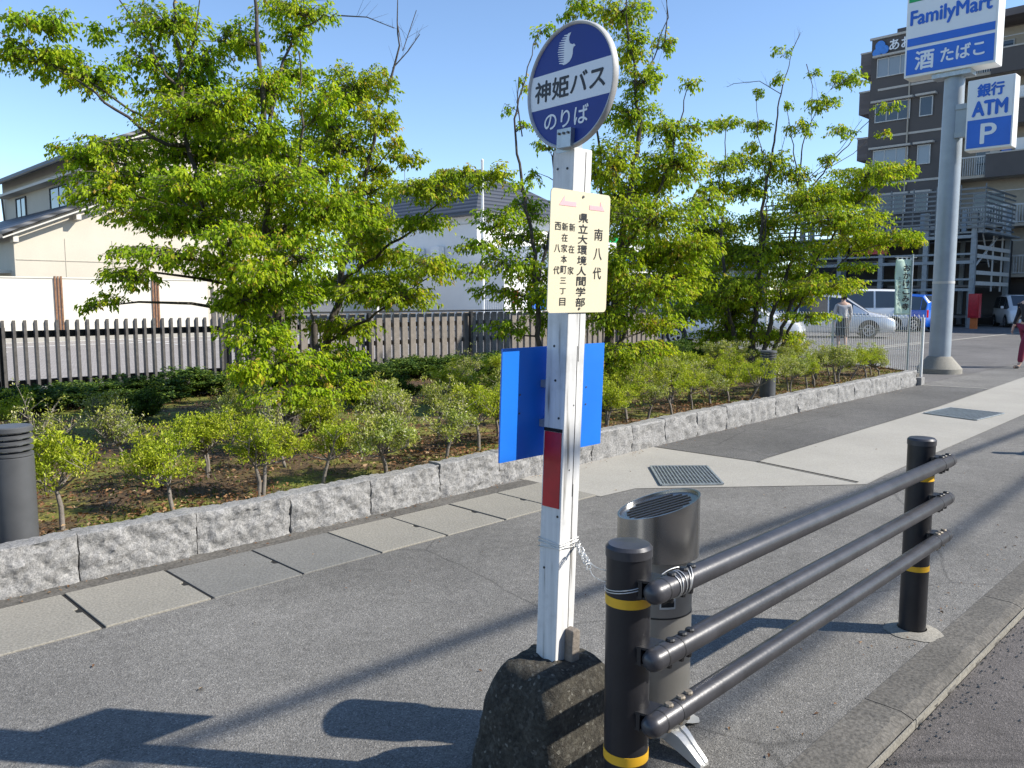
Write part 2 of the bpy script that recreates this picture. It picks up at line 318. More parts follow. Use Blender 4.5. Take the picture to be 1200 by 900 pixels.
for a, b_ in (((24,9.5),(46,9.5)), ((30,12),(30,17)), ((32.6,12),(32.6,17)), ((35.2,12),(35.2,17)), ((20,9.8),(30,9.8))):
    mb.bar((*a, .012), (*b_, .012), .12, .004)
struct(mb.build('parking_markings', M['yellow' if 0 else 'conc_new']))
mb = MB()
for q in (28.6, 31.3): mb.bar((-30, q, .014), (19, q, .014), .14, .004)
for q in range(-4, 18, 5): mb.bar((q, 26, .014), (q, 31.2, .014), .1, .004)
struct(mb.build('yard_markings', M['white']))
# road kerb: real step, jointed stones
k = 0
kroot = thing('road_kerb', 'worn concrete kerb along the road edge at lower right', 'kerb', (0, .94, 0)); kroot['kind'] = 'structure'
s0 = -3.0
while s0 < 40:
    L = 1.5; mb = MB(); g = .003
    mbf = MB(); mbf.box(s0+.004, s0+L-.004, -.004, .0, -.055, -.012); mbf.build('kerb_edge', M['conc'], kroot)
    prof = [(0, -.12), (.18, -.12), (.18, .003), (.05, .001), (.02, -.010), (.0, -.03)]
    nn = 40; vs = []; fs = []
    for i in range(nn+1):
        x = s0+g+(L-2*g)*i/nn
        for j, (y, z) in enumerate(prof):
            j2 = .012*noise.fractal(Vector((x*9, y*20, z*9)), 1, 2, 3) if j in (3, 4, 5) else 0
            vs.append((x, y+j2*1.5, z+j2*.6 if z > -.1 else z))
    n_ = len(prof); fs = [[i*n_+j, i*n_+(j+1) % n_, (i+1)*n_+(j+1) % n_, (i+1)*n_+j] for i in range(nn) for j in range(n_)]
    fs += [list(range(n_)), [nn*n_+j for j in range(n_)][::-1]]
    mb.add(vs, fs).build('kerb_stone', M['kerb'], kroot); s0 += L
# gravel in the gutter by the kerb
mb = MB()
for i in range(700):
    x = random.uniform(1.2, 7); y = .93-abs(random.gauss(0, .07)); r = random.uniform(.002, .007)
    z = -.04+r*.4; mb.add([(x+r,y,z),(x-r*.7,y+r*.8,z),(x-r*.5,y-r*.9,z),(x,y,z+r)], [[0,1,3],[1,2,3],[2,0,3],[0,2,1]])
tag(mb.build('grit', M['conc']), 'loose grit and small pebbles gathered along the road kerb', 'grit', kind='stuff')
# gutter covers ---------------------------------------------------
ORD = ['nearest', 'second', 'third', 'fourth', 'fifth', 'sixth', 'seventh', 'eighth', 'ninth', 'tenth', 'eleventh', 'twelfth', 'thirteenth', 'fourteenth', 'fifteenth', 'sixteenth', 'seventeenth', 'eighteenth', 'nineteenth', 'twentieth'] + ['twenty-'+q for q in ('first','second','third','fourth','fifth','sixth','seventh','eighth','ninth')]
sheet('drain_channel', [(-3,3.847), (4.75,3.847), (4.75,4.56), (-3,4.56)], .0015, M['black'])
mb = MB(); mb.box(-3, 4.76, 4.442, 4.60, .0, .006); struct(mb.build('mortar_strip', M['kerb']))
edges = [-2.9, -2.38, -1.86, -1.34, -.82, -.31, .21, .70, 1.205, 1.72, 2.235, 2.75, 3.26, 3.78, 4.27, 4.76]
visn = 0
for i in range(len(edges)-1):
    a, b_ = edges[i], edges[i+1]; grey = i in (9, 10); wide = (i in (7, 8, 9, 11, 12, 13))
    g0 = .009 if wide else .0025; y0, y1, ym = 3.845, 4.435, 4.14; hw, hd = .035, .022
    poly = [(a+g0, y0), (b_-g0, y0)]
    if wide: poly += [(b_-g0, ym-hw), (b_-g0-hd, ym-hw*.7), (b_-g0-hd, ym+hw*.7), (b_-g0, ym+hw)]
    poly += [(b_-g0, y1), (a+g0, y1)]
    mb = MB(); mb.prism([(x-a, y-y0) for x, y in poly], (0,0,0), (1,0,0), (0,1,0), .012)
    if a < .2: lab = 'concrete gutter cover beyond the left edge of the picture, %s from the end' % ORD[i+1]; grp = 'gutter covers outside the picture'
    else:
        lab = '%s concrete gutter cover %s, counted from the left end of the stone edging' % (['first','second','third','fourth','fifth','sixth','seventh','eighth','ninth'][visn], 'of darker grey' if grey else 'of pale buff'); visn += 1; grp = 'concrete gutter covers along the planter'
    o = mb.build('gutter_cover', M['conc_grey'] if grey else M['conc'], None, bevel=.003); o.location = (a, y0, -.006+.0015*(i % 3)); tag(o, lab, 'drain cover', grp)
# steel grates ----------------------------------------------------
def grate(quad, label):
    p = [Vector((*q, 0)) for q in quad]; c0 = sum(p, Vector())/4
    r = thing('drain_grate', label, 'drain grate', c0+Vector((0,0,.008)), group='drain grates in the pavement')
    P = lambda u, v: (p[0]*(1-u)*(1-v)+p[1]*u*(1-v)+p[2]*u*v+p[3]*(1-u)*v)-c0
    mb = MB(); mb.add([P(0,0), P(1,0), P(1,1), P(0,1)], [[0,1,2,3]]); mb.build('pit', M['black'], r)
    mb = MB(); n1 = 17
    for i in range(n1+1): mb.bar(P(i/n1, 0)+UP*.006, P(i/n1, 1)+UP*.006, .009, .006)
    mb.build('bearing_bar', M['galv'], r)
    mb = MB()
    for i in range(15): mb.bar(P(0, i/14)+UP*.007, P(1, i/14)+UP*.007, .006, .005)
    mb.build('cross_bar', M['galv'], r)
    mb = MB()
    for a, b_ in ((0,1),(1,2),(2,3),(3,0)): mb.bar(p[a]-c0+UP*.006, p[b_]-c0+UP*.006, .018, .012)
    mb.build('frame', M['galv'], r)
grate([(5.37,3.67), (5.75,3.34), (6.27,3.81), (5.91,4.16)], 'steel drain grate in pale concrete, directly behind the litter bin')
grate([(11.05,2.95), (11.95,2.87), (12.05,3.55), (11.25,3.62)], 'steel drain grate further off, in the pale concrete strip beyond the guard rail')
# ---------------------------------------------------------------- stone edging
TK = [(-3.5,4.55), (3.2,4.57), (3.9,4.62), (5.8,4.69), (7.7,4.77), (10.5,4.84), (14.9,4.93)]
def tk(s): return float(np.interp(s, [a for a, _ in TK], [b for _, b in TK]))
er = thing('granite_edging', 'rough split granite edging wall along the front of the planted bed', 'wall', (0, 4.55, 0))
js = [-3.1, -2.45, -1.8, -1.2, -.55, .05, .69, 1.33, 1.97, 2.58, 3.20, 3.86, 4.51, 5.13, 5.75, 6.4, 7.0, 7.65, 8.3, 8.9, 9.55, 10.2, 10.8, 11.5, 12.1, 12.75, 13.4, 14.1, 14.88]
for bi in range(len(js)-1):
    a, b_ = js[bi]+.004, js[bi+1]-.004; fine = .011 if b_ < 6 else .025
    nx = int((b_-a)/fine); NJ = 22 if b_ < 6 else 12; prof = [(0, -.02)]+[(0, .27*j/NJ) for j in range(1, NJ)]+[(.012, .262), (.04, .262), (.08, .262), (.13, .262), (.14, .2)]
    hb = random.uniform(-.008, .008); vs = []
    for i in range(nx+1):
        x = a+(b_-a)*i/nx; e = min(i, nx-i)/nx; edge = .012*(1-min(1, e*12))
        for j, (y, z) in enumerate(prof):
            q = Vector((x*9+bi*3.3, z*9, y*5)); d = .021*noise.fractal(q, .8, 2.1, 4)+.007*noise.fractal(q*3.1, .6, 2.2, 3)
            amp = 1 if j < NJ else .35
            yy = tk(x)-4.55+y-(d*amp if j < NJ else 0)+edge; zz = z+hb+(d*.5 if j >= NJ-1 else 0)
            vs.append((x, yy, zz))
    n_ = len(prof); fs = [[i*n_+j, (i+1)*n_+j, (i+1)*n_+j+1, i*n_+j+1] for i in range(nx) for j in range(n_-1)]
    fs += [list(range(n_))[::-1], [nx*n_+j for j in range(n_)]]
    MB().add(vs, fs).build('granite_block', M['granite'], er, smooth=38)
mb = MB(); mb.box(14.88, 15.05, 4.86, 4.98, 0, .14).build('end_stone', M['granite'], er, off=(0,4.55,0), bevel=.01)
# planted bed: soil, litter, grass
bedp = [(-3.3,4.66), (14.8,5.03), (15.2,5.1), (17.2,8.2), (19.4,12.5), (-14,12.5), (-14,4.66)]
def inbed(x, y):
    if y > 12.4 or x < -3 or y < tk(min(x, 14.9))+.13: return False
    return x < 15.1+(y-5.1)*.66
mb = MB(); nx, ny = 120, 50; idx = {}
for i in range(nx+1):
    for j in range(ny+1):
        v = j/ny; y0 = 0; x = -6+25.5*i/nx; yb = tk(min(max(x, -3.5), 14.9))+.10; y = yb+(12.55-yb)*v**1.3
        lim = 15.1+(y-5.1)*.66; x2 = min(x, lim)
        mb.v.append((x2, y, .205+.035*noise.noise(Vector((x*1.3, y*1.3, 0)))+.012*noise.noise(Vector((x*7, y*7, 3)))))
for i in range(nx):
    for j in range(ny): q = i*(ny+1)+j; mb.f.append([q, q+ny+1, q+ny+2, q+1]); mb.mi.append(0)
struct(mb.build('planting_soil', M['soil'], smooth=60))
mb = MB(); mb.prism([(15.0,4.98),(15.12,4.98),(19.5,12.5),(19.38,12.5)], (0,0,0), (1,0,0), (0,1,0), .2); struct(mb.build('bed_edge', M['kerb']))
def leaves_mesh(name, P, Dr, N, L, Wd, mat, parent=None, rnd=None, fold=.25):
    """one small folded leaf per row: position, direction, normal, length, width"""
    k = len(P); Dr = Dr/np.linalg.norm(Dr, axis=1)[:, None]; S = np.cross(Dr, N); S /= (np.linalg.norm(S, axis=1)[:, None]+1e-9); N = np.cross(S, Dr)
    L = np.broadcast_to(L, k)[:, None]; Wd = np.broadcast_to(Wd, k)[:, None]
    a = P; b = P+Dr*L*.45+S*Wd*.5+N*Wd*fold; c_ = P+Dr*L-N*L*.12; d = P+Dr*L*.45-S*Wd*.5+N*Wd*fold
    V = np.stack([a, b, c_, d], 1).reshape(-1, 3); i0 = np.arange(k)*4
    T = np.stack([i0, i0+1, i0+2, i0, i0+2, i0+3], 1).reshape(-1)
    me = bpy.data.meshes.new(name); me.vertices.add(4*k); me.vertices.foreach_set('co', V.astype(np.float32).ravel())
    me.loops.add(6*k); me.loops.foreach_set('vertex_index', T.astype(np.int32)); me.polygons.add(2*k)
    me.polygons.foreach_set('loop_start', (np.arange(2*k)*3).astype(np.int32)); me.update(calc_edges=True)
    rnd = RNG.random(k) if rnd is None else rnd
    at_ = me.attributes.new('rnd', 'FLOAT', 'FACE'); at_.data.foreach_set('value', np.repeat(rnd, 2).astype(np.float32))
    me.materials.append(mat); return link(name, me, parent)
P = []
while len(P) < 30000:
    y = 4.7+7.6*random.random()**1.5; x = random.uniform(-2.5, 18)
    if inbed(x, y) and noise.noise(Vector((x*.8, y*.8, 7)))+random.uniform(-.35, .45) > -.12: P.append((x, y, .225+.02*random.random()+.035*noise.noise(Vector((x*1.3, y*1.3, 0)))))
P = np.array(P); k = len(P); D_ = RNG.normal(size=(k, 3)); D_[:, 2] *= .25; N_ = RNG.normal(size=(k, 3))*.35+[0,0,1]
tag(leaves_mesh('leaf_litter', P, D_, N_, RNG.uniform(.02, .05, k), RNG.uniform(.012, .028, k), M['litter']), 'dry brown fallen leaves scattered over the planted bed', 'leaf litter', kind='stuff')
P = []
while len(P) < 26000:
    y = 4.65+7.6*random.random()**1.6; x = random.uniform(-2.5, 18)
    if inbed(x, y) and noise.noise(Vector((x*1.1, y*1.1, 2)))+random.uniform(-.3, .3) > -.05: P.append((x, y, .20+.035*noise.noise(Vector((x*1.3, y*1.3, 0)))))
P = np.array(P); k = len(P); D_ = RNG.normal(size=(k, 3))*.6+[0,0,.6]; N_ = RNG.normal(size=(k, 3))
tag(leaves_mesh('low_grass', P, D_, N_, RNG.uniform(.015, .05, k), RNG.uniform(.006, .014, k), M['grass']), 'low moss and yellow green grass on the planted bed', 'grass', kind='stuff')
# ---------------------------------------------------------------- buildings
def gable_roof(mb, s0, s1, t0, t1, ze, zr, over, th, sr=None):
    sm = (s0+s1)/2 if sr is None else sr; sl = (zr-ze)/(sm-s0); sl2 = (zr-ze)/(s1-sm)
    for (a, za, b_, zb) in ((s0-over, ze-over*sl, sm, zr), (sm, zr, s1+over, ze-over*sl2)):
        vs = [(x, y, z) for y in (t0-over, t1+over) for x, z in ((a, za), (b_, zb), (b_, zb+th), (a, za+th))]
        mb.add(vs, [[3,2,1,0],[4,5,6,7],[0,1,5,4],[1,2,6,5],[2,3,7,6],[3,0,4,7]])
def window(parent, o, u, wd, ht, frame='frame', glass='win', mull=1, depth=.06, sill=False):
    """frame ring + glass on plane at o (lower left corner), u horizontal, normal u x z"""
    o = Vector(o); u = Vector(u); v = UP; n = u.cross(v); fw = .05; f = MB()
    def bx(a, b_, c_, d, t0=-.02, t1=depth):
        q = [(a, c_), (b_, c_), (b_, d), (a, d)]; f.prism(q, o+n*t0, u, v, t1-t0)
    bx(0, fw, 0, ht); bx(wd-fw, wd, 0, ht); bx(fw, wd-fw, 0, fw); bx(fw, wd-fw, ht-fw, ht)
    for i in range(mull): c0 = wd*(i+1)/(mull+1); bx(c0-.02, c0+.02, fw, ht-fw, -.02, depth*.8)
    if sill: bx(-.06, wd+.06, -.08, -.004, -.02, depth*2)
    fo = f.build('window', M[frame], parent)
    MB().prism([(fw, fw), (wd-fw, fw), (wd-fw, ht-fw), (fw, ht-fw)], o+n*.004, u, v, depth*.35).build('pane', M[glass], fo); return fo
US, UT = Vector((1,0,0)), Vector((0,-1,0))       # horizontals of faces looking -Y and -X
# cream house, left
h1 = thing('cream_house', 'cream two storey house with grey tiled roofs behind the boundary wall, at left', 'house', (8.8, 36, 0)); O = (8.8, 36, 0)
def loc(p): return Vector(p)-Vector(O)
mb = MB(); lo = [(8.8, 0), (20.4, 0), (20.4, 4.1), (14.6, 6.65), (8.8, 4.1)]
mb.prism(lo, (0, 50, 0), (1,0,0), (0,0,1), 14)
up = [(11.85, 4.0), (20.38, 4.0), (20.38, 7.6), (16.1, 9.45), (11.85, 7.6)]
mb.prism(up, (0, 50, 0), (1,0,0), (0,0,1), 13.97); mb.build('wall', M['housecream'], h1, off=O)
mb = MB(); gable_roof(mb, 8.8, 20.4, 36, 50, 4.14, 6.7, .5, .14); r1 = mb.build('roof', M['tile'], h1, off=O)
mb = MB(); gable_roof(mb, 11.85, 20.38, 36.1, 50, 7.64, 9.5, .6, .14); r2 = mb.build('roof', M['tile'], h1, off=O)
for (s_, z_, sr, zr) in ((8.3, 3.92, 14.6, 6.67), (11.25, 7.38, 16.1, 9.48)):
    t_ = 35.48; mb = MB(); mb.bar((s_, t_, z_-.13), (sr, t_, zr-.13), .05, .26, up=Vector((0,1,0))); e2 = 2*sr-s_
    mb.bar((sr, t_, zr-.13), (e2, t_, z_-.13), .05, .26, up=Vector((0,1,0)))
    for q in (.06, .42, .8): mb.box(s_+(sr-s_)*q, s_+(sr-s_)*q+.18, 35.5, 36, z_+(zr-z_)*q-.42, z_+(zr-z_)*q-.2)
    mb.build('bargeboard', M['boundary'], h1, off=O)
mb = MB(); mb.tube([(11.2, 35.5, 7.3), (11.2, 50.5, 7.3)], .09, 8); mb.tube([(11.2, 50.2, 7.3), (11.7, 49.6, 6.9), (11.78, 49.6, 5.4)], .05, 6)
mb.tube([(8.25, 35.5, 3.85), (8.25, 50, 3.85)], .09, 8); mb.build('gutter', M['frame'], h1, off=O)
mb = MB(); mb.box(11.3, 11.85, 36.3, 49.2, 6.66, 6.78); mb.build('canopy', M['boundary'], h1, off=O)
for t_, wd in ((47.4, 1.7), (41.8, 2.6)): window(h1, loc((11.83, t_, 5.35)), UT, wd, 1.2, 'frame', 'win')
for t_, z_, wd in ((40.2, .9, 1.6), (46, .9, 1.8)): window(h1, loc((8.78, t_, z_)), UT, wd, 1.6, 'frame', 'win')
mb = MB(); mb.box(7.6, 8.8, 36.6, 39.4, 2.5, 2.62); mb.build('canopy', M['boundary'], h1, off=O)
for x_ in (10.6, 12.4, 16.1, 17.9): MB().box(x_, x_+.018, 35.985, 35.999, 0, 3.9).build('siding_joint', M['jointline'], h1, off=O)
MB().box(8.85, 20.35, 35.98, 35.998, 3.0, 3.03).build('siding_joint', M['jointline'], h1, off=O)
MB().tube([(19.9, 35.9, 0), (19.9, 35.9, 4.1)], .04, 8).build('downpipe', M['frame'], h1, off=O)
# boundary wall
bw = thing('boundary_wall', 'low cream boundary wall with timber battens at the back of the paved yard', 'wall', (6, 32, 0))
mb = MB(); mb.box(-34, 8.6, 0, .18, 0, 2.22); mb.build('wall_panel', M['boundary'], bw); mb = MB(); mb.box(-34, 8.62, -.03, .21, 2.222, 2.27); mb.build('coping', M['boundary'], bw)
for x in (3.0, 6.4, -.4, -3.8):
    for q in (0, .10, .20): mb = MB(); mb.box(x+q, x+q+.055, -.06, -.003, .05, 2.3); mb.build('batten', M['wood'], bw)
mb = MB(); mb.box(-34, 8.6, -.35, -.01, 0, .2); mb.build('footing', M['conc_new'], bw)
sg = thing('sliding_gate', 'dark slatted gate beside the end of the cream boundary wall', 'gate', (14.9, 32.1, 0))
mb = MB(); [mb.box(q*.14, q*.14+.09, 0, .04, .15, 1.8) for q in range(26)]; mb.build('slat_panel', M['frame'], sg)
for q in (-.1, 3.72): MB().box(q, q+.09, -.04, .08, 0, 1.95).build('gate_post', M['frame'], sg)
# white house with hipped roof, middle
O = (34.9, 38, 0); h2 = thing('white_house', 'white two storey house with dark hipped roof and wall mounted air conditioners', 'house', O)
mb = MB(); mb.box(34.9, 45, 38, 53, 0, 7.0); mb.build('wall', M['housewhite'], h2, off=O)
mb = MB(); e = .7; a = [(34.9-e,38-e,6.9),(45+e,38-e,6.9),(45+e,53+e,6.9),(34.9-e,53+e,6.9)]; rg = [(39.8,42.8,10.6),(39.8,48.5,10.6)]
lowr = [(x, y, z-.2) for x, y, z in a]
mb.add(a+rg+lowr, [[0,1,4],[1,2,5,4],[2,3,5],[3,0,4,5],[0,6,7,1],[1,7,8,2],[2,8,9,3],[3,9,6,0],[9,8,7,6]]); rf = mb.build('roof', M['tile'], h2, off=O)
an = MB(); an.tube([(36.6,47.5,8.6),(36.6,47.5,12.4)], .03, 5); an.bar((36.3,47.3,12.1),(36.9,47.7,12.1), .03, .03); an.bar((36.4,47.3,11.4),(36.8,47.7,11.4), .03, .03); an.build('antenna', M['galv'], rf, off=O)
for t_, z_ in ((43.9, 4.1), (41.9, 4.15)):
    MB().box(34.35, 34.85, t_-.8, t_, z_, z_+.75).build('air_conditioner', M['housewhite'], h2, off=O, bevel=.03)
    MB().box(34.34, 34.9, t_-.9, t_+.1, z_-.1, z_-.005).build('bracket', M['bandcream'], h2, off=O)
for t_, z_, wd in ((43.0, 1.0, 1.8), (50, 4.2, 1.6), (50, 1.2, 2)): window(h2, loc((34.88, t_, z_)) if 0 else Vector((-.02, t_-38, z_)), UT, wd, 1.2, 'framelight', 'win')
mb = MB(); mb.box(29.4, 34.3, 41, 55, 2.7, 2.9); [mb.box(29.5, 29.62, q, q+.12, 0, 2.7) for q in (41.2, 46, 50.5, 54.7)]; mb.build('carport', M['housewhite'], h2, off=O)
for z_ in (3.4, 6.2): MB().box(34.85, 34.9, 38.1, 53, z_, z_+.05).build('band', M['framelight'], h2, off=O)
fp = thing('flag_pole', 'tall thin white pole standing in front of the white house', 'pole', (22.9, 24.6, 0))
MB().lathe([(.08, 0), (.075, 3), (.05, 7.0), (.06, 7.02), (.06, 7.1), (.01, 7.14)], 12).build('pole_shaft', M['white'], fp, smooth=40)
MB().box(-.2, .2, -.2, .2, 0, .12).build('pole_base', M['conc'], fp, bevel=.01)
up_ = thing('utility_pole', 'distant grey utility pole showing above the hipped roof', 'utility pole', (56, 58, 0))
MB().lathe([(.18, 0), (.11, 14.6)], 10).build('pole_shaft', M['conc'], up_); mb = MB(); mb.bar((-.8,.8,13.6),(.8,-.8,13.6), .1, .1); mb.bar((-.6,.6,12.7),(.6,-.6,12.7), .1, .1); mb.build('crossarm', M['galv'], up_)
# convenience store
O = (25.8, 26, 0); st_ = thing('convenience_store', 'low white convenience store with green and blue fascia behind the trees', 'store', O)
MB().box(25.8, 31.4, 26.3, 34, 0, 2.9).build('annex', M['housewhite'], st_, off=O); MB().box(31.5, 50, 26.3, 36, 0, 4.3).build('wall', M['housewhite'], st_, off=O)
for nm, z0, z1, mt, dy in (('fascia', 3.35, 4.75, 'signwhite', 0), ):
    fo = MB().box(31.3, 50.2, 25.9, 26.28, z0, z1).build(nm, M[mt], st_, off=O)
    MB().box(31.28, 50.22, 25.885, 25.895, 4.35, 4.62).build('green_stripe', M['signgreen'], fo, off=O)
    MB().box(31.28, 50.22, 25.885, 25.895, 3.42, 3.64).build('blue_stripe', M['signblue'], fo, off=O)
for q in range(2, 8): window(st_, (.5+q*3, .28, .2), US, 2.7, 2.7, 'framelight', 'win', 1)
MB().box(27.4, 28.6, 26.2, 26.24, 1.0, 2.0).build('poster', M['signblue'], st_, off=(25.8, 26, 0)); MB().box(26.3, 26.6, 26.2, 26.24, 1.3, 1.9).build('poster', M['red'], st_, off=(25.8, 26, 0))
# brown apartment block
O = (53.4, 21.4, 0); ab = thing('apartment_block', 'tall brown tiled apartment block with cream bands and balconies, at right', 'building', O)
mb = MB(); mb.box(53.4, 70, 16.4, 21.4, 0, 17.6); mb.box(55.2, 70, -14, 16.4, 0, 17.3); mb.box(53.4, 70, 16.4, 19.9, 17.6, 18.0)
mb.build('wall', M['browntile'], ab, off=O)
for z_ in (5.75, 8.65, 11.55, 14.45): MB().box(53.36, 53.42, 16.38, 20.9, z_, z_+.13).build('band', M['bandcream'], ab, off=O)
MB().box(53.3, 53.42, 16.3, 21.5, 17.6, 17.74).build('band', M['bandcream'], ab, off=O)
for fl, zb in enumerate((6.75, 9.65, 12.5, 15.25)):
    for (t_, wd) in ((21.0, 2.1), (18.35, .75)):
        if fl == 3 and wd < 1: continue
        window(ab, (-.03, t_-21.4, zb), UT, wd, 1.15, 'framelight', 'winpale' if (fl+int(wd)) % 2 else 'win', 2 if wd > 1 else 0)
        mb = MB(); mb.box(53.05, 53.4, t_-wd-.2, t_+.2, zb+1.2, zb+1.32); mb.build('lintel_ledge', M['bandcream'], ab, off=O)
window(ab, (-.03, -2.2, 15.25), UT, 1.2, 1.15, 'framelight', 'win', 1)
for z_ in (5.2, 8.1, 11.0, 13.9, 16.3):
    MB().box(54.0, 56.2, 21.4, 22.3, z_-.6, z_+.75).build('side_balcony', M['browntile'], ab, off=O); MB().box(53.97, 56.23, 21.41, 22.33, z_+.752, z_+.85).build('coping', M['bandcream'], ab, off=O)
# balconies on the right part
MB().box(55.14, 55.19, -14, 16.36, 2.9, 17.2).build('inner_wall', M['bandbeige'], ab, off=O)
for fl, zb in enumerate((2.9, 5.8, 8.7, 11.6, 14.5)):
    MB().box(53.55, 55.13, -14, 16.38, zb-.16, zb).build('balcony_slab', M['bandbeige'], ab, off=O)
    if fl in (1, 0):
        mb = MB(); mb.box(53.5, 53.55, -14, 16.38, zb+1.02, zb+1.1); mb.box(53.5, 53.55, -14, 16.38, zb+.05, zb+.1)
        t_ = -2.
        while t_ < 16.3: mb.box(53.51, 53.54, t_, t_+.03, zb+.1, zb+1.02); t_ += .14
        mb.build('railing', M['framelight'], ab, off=O)
    else:
        MB().box(53.4, 53.54, -14, 14.6, zb-.2, zb+1.12).build('balcony_parapet', M['browntile'], ab, off=O)
        MB().box(53.37, 53.57, -14, 14.6, zb+1.122, zb+1.2).build('coping', M['bandcream'], ab, off=O)
        mb = MB(); mb.box(53.5, 53.55, 14.65, 16.38, zb+1.02, zb+1.1); t_ = 14.7
        while t_ < 16.3: mb.box(53.51, 53.54, t_, t_+.03, zb, zb+1.02); t_ += .12
        mb.build('railing', M['framelight'], ab, off=O)
    for t_ in (15.6, 12.2, 6.5, 1.5): window(ab, (1.72, t_-21.4, zb+.1), UT, 1.7, 1.9, 'framelight', 'win', 1)
    for t_ in (10.1, 4.0): MB().box(53.6, 55.13, t_, t_+.12, zb, zb+2.7).build('partition', M['bandbeige'], ab, off=O)
MB().box(53.2, 70, -14, 16.5, 17.3, 17.7).build('parapet', M['browntile'], ab, off=O)
for fl, zb in enumerate((2.9, 5.8, 8.7, 11.6, 14.5)):
    for t_ in (13.4, 8.3, 2.6): MB().box(54.5, 54.85, t_-.4, t_+.4, zb+.05, zb+.7).build('air_conditioner', M['bandcream'], ab, off=O, bevel=.02)
    MB().box(54.2, 54.24, 12.6, 14.9, zb+1.95, zb+1.99).build('drying_pole', M['framelight'], ab, off=O)
    for q, cm in ((12.8, 'housewhite'), (13.5, 'signblue'), (14.1, 'bandcream')):
        if fl in (2, 3): MB().box(54.19, 54.25, q, q+.5, zb+1.15, zb+1.96).build('laundry', M[cm], ab, off=O)
for t_ in (19.0, 16.7): MB().tube([(53.33, t_, 0), (53.33, t_, 17.5)], .05, 8).build('downpipe', M['bandbeige'], ab, off=O)
# roof sign of the block: round blue emblem and lettering
bs = MB()
for (u_, v_, r_) in ((0, .18, .30), (.25, -.1, .27), (-.2, -.22, .26)):
    bs.prism([(u_+r_*math.cos(t), v_+r_*math.sin(t)) for t in [k_*math.pi/10 for k_ in range(20)]], (53.33, 20.85, 17.0), UT, UP, .03+r_*.03)
em = bs.build('emblem', pm('emblem blue', (.05, .22, .62), .5), ab, off=O)
bs = MB(); text_into(bs, 'あおい', (53.33, 19.2, 17.05), UT, UP, -.1, .05, 2.0, .62, .04); bs.build('lettering', M['signwhite'], ab, off=O)
# mechanical parking tower
O = (46.5, 13, 0); mt = thing('parking_tower', 'grey steel mechanical parking tower standing before the brown block', 'parking tower', O)
ps = [13.0, 15.3, 17.6, 19.9, 22.2, 24.5]
for t_ in ps:
    for s_ in (46.5, 52.7): MB().box(s_-.12, s_+.12, t_-.12, t_+.12, 0, 6.0 if s_ < 50 else 6.6).build('column', M['steelblue'], mt, off=O)
for z_, h_ in ((1.9, .14), (2.45, .1), (3.3, .16), (3.75, .1), (4.6, .16)):
    MB().box(46.33, 46.375, 12.95, 24.55, z_, z_+h_).build('beam', M['steelblue'], mt, off=O)
    MB().box(46.63, 52.57, 12.83, 12.875, z_+.3, z_+.3+.2).build('beam', M['framelight'], mt, off=O)
mb = MB()
for i in range(9): mb.box(46.2, 46.24, 12.5, 24.6, 5.1+i*.24, 5.1+i*.24+.09)
for i in range(9): mb.box(46.25, 51.6, 12.46, 12.5, 5.1+i*.24, 5.1+i*.24+.09)
t_ = 12.5
while t_ < 24.6: mb.box(46.25, 46.3, t_, t_+.06, 4.8, 7.3); t_ += 1.15
mb.build('louvre_screen', M['louvresteel'], mt, off=O)
mb = MB(); mb.box(46.5, 52.6, 12.4, 24.5, 4.86, 4.95); mb.build('platform', M['steelblue'], mt, off=O)
mb = MB(); mb.bar((46.6,12.92,3.2),(52.6,12.92,5.9), .08,.08); mb.bar((46.6,12.92,6.0),(49,12.92,3.2), .05,.05); mb.bar((49.5,12.9,1.9),(49.5,12.9,6.6), .07,.07); mb.bar((51.2,12.9,1.9),(51.2,12.9,6.6), .07,.07); mb.build('brace', M['framelight'], mt, off=O)
mb = MB()
for z_ in (.5, 2.1, 3.5):
    for t_ in (15.3, 17.6, 19.9, 22.2):
        mb.box(47, 51.5, t_-2.1, t_-.2, z_, z_+.12)
mb.build('car_pallet', M['frame'], mt, off=O)
MB().box(52.72, 53.3, 12.9, 24.6, 0, 4.8).build('back_panel', M['black_metal'], mt, off=O)
mb = MB()
for i in range(14): mb.box(46.58, 46.62, 13.2+i*.8, 13.23+i*.8, 0, 1.9)
mb.build('shutter_bars', M['steelblue'], mt, off=O)
MB().box(46.25, 46.35, 17.2, 19.2, 3.95, 4.45).build('sign_panel', M['red'], mt, off=O)
lw = thing('low_wall', 'grey concrete wall beside the parking tower, behind the compact car', 'wall', (53.5, 12.2, 0)); MB().box(0, .2, -9, 0, 0, 2.3).build('wall_panel', M['bandbeige'], lw); MB().box(-.03, .23, -9, .02, 2.302, 2.4).build('coping', M['conc'], lw)
rc = thing('hose_cabinet', 'red fire hose cabinet standing at the foot of the parking tower', 'cabinet', (45.2, 12.45, 0))
MB().box(-.2, .2, -.25, .25, .55, 1.75).build('cabinet_body', M['red'], rc, bevel=.02); MB().box(-.235, -.203, -.2, .2, .62, 1.68).build('door', M['red'], rc); MB().box(-.1, .1, -.15, .15, 0, .547).build('stand', pm('orange paint', (.6, .15, .03), .5), rc)
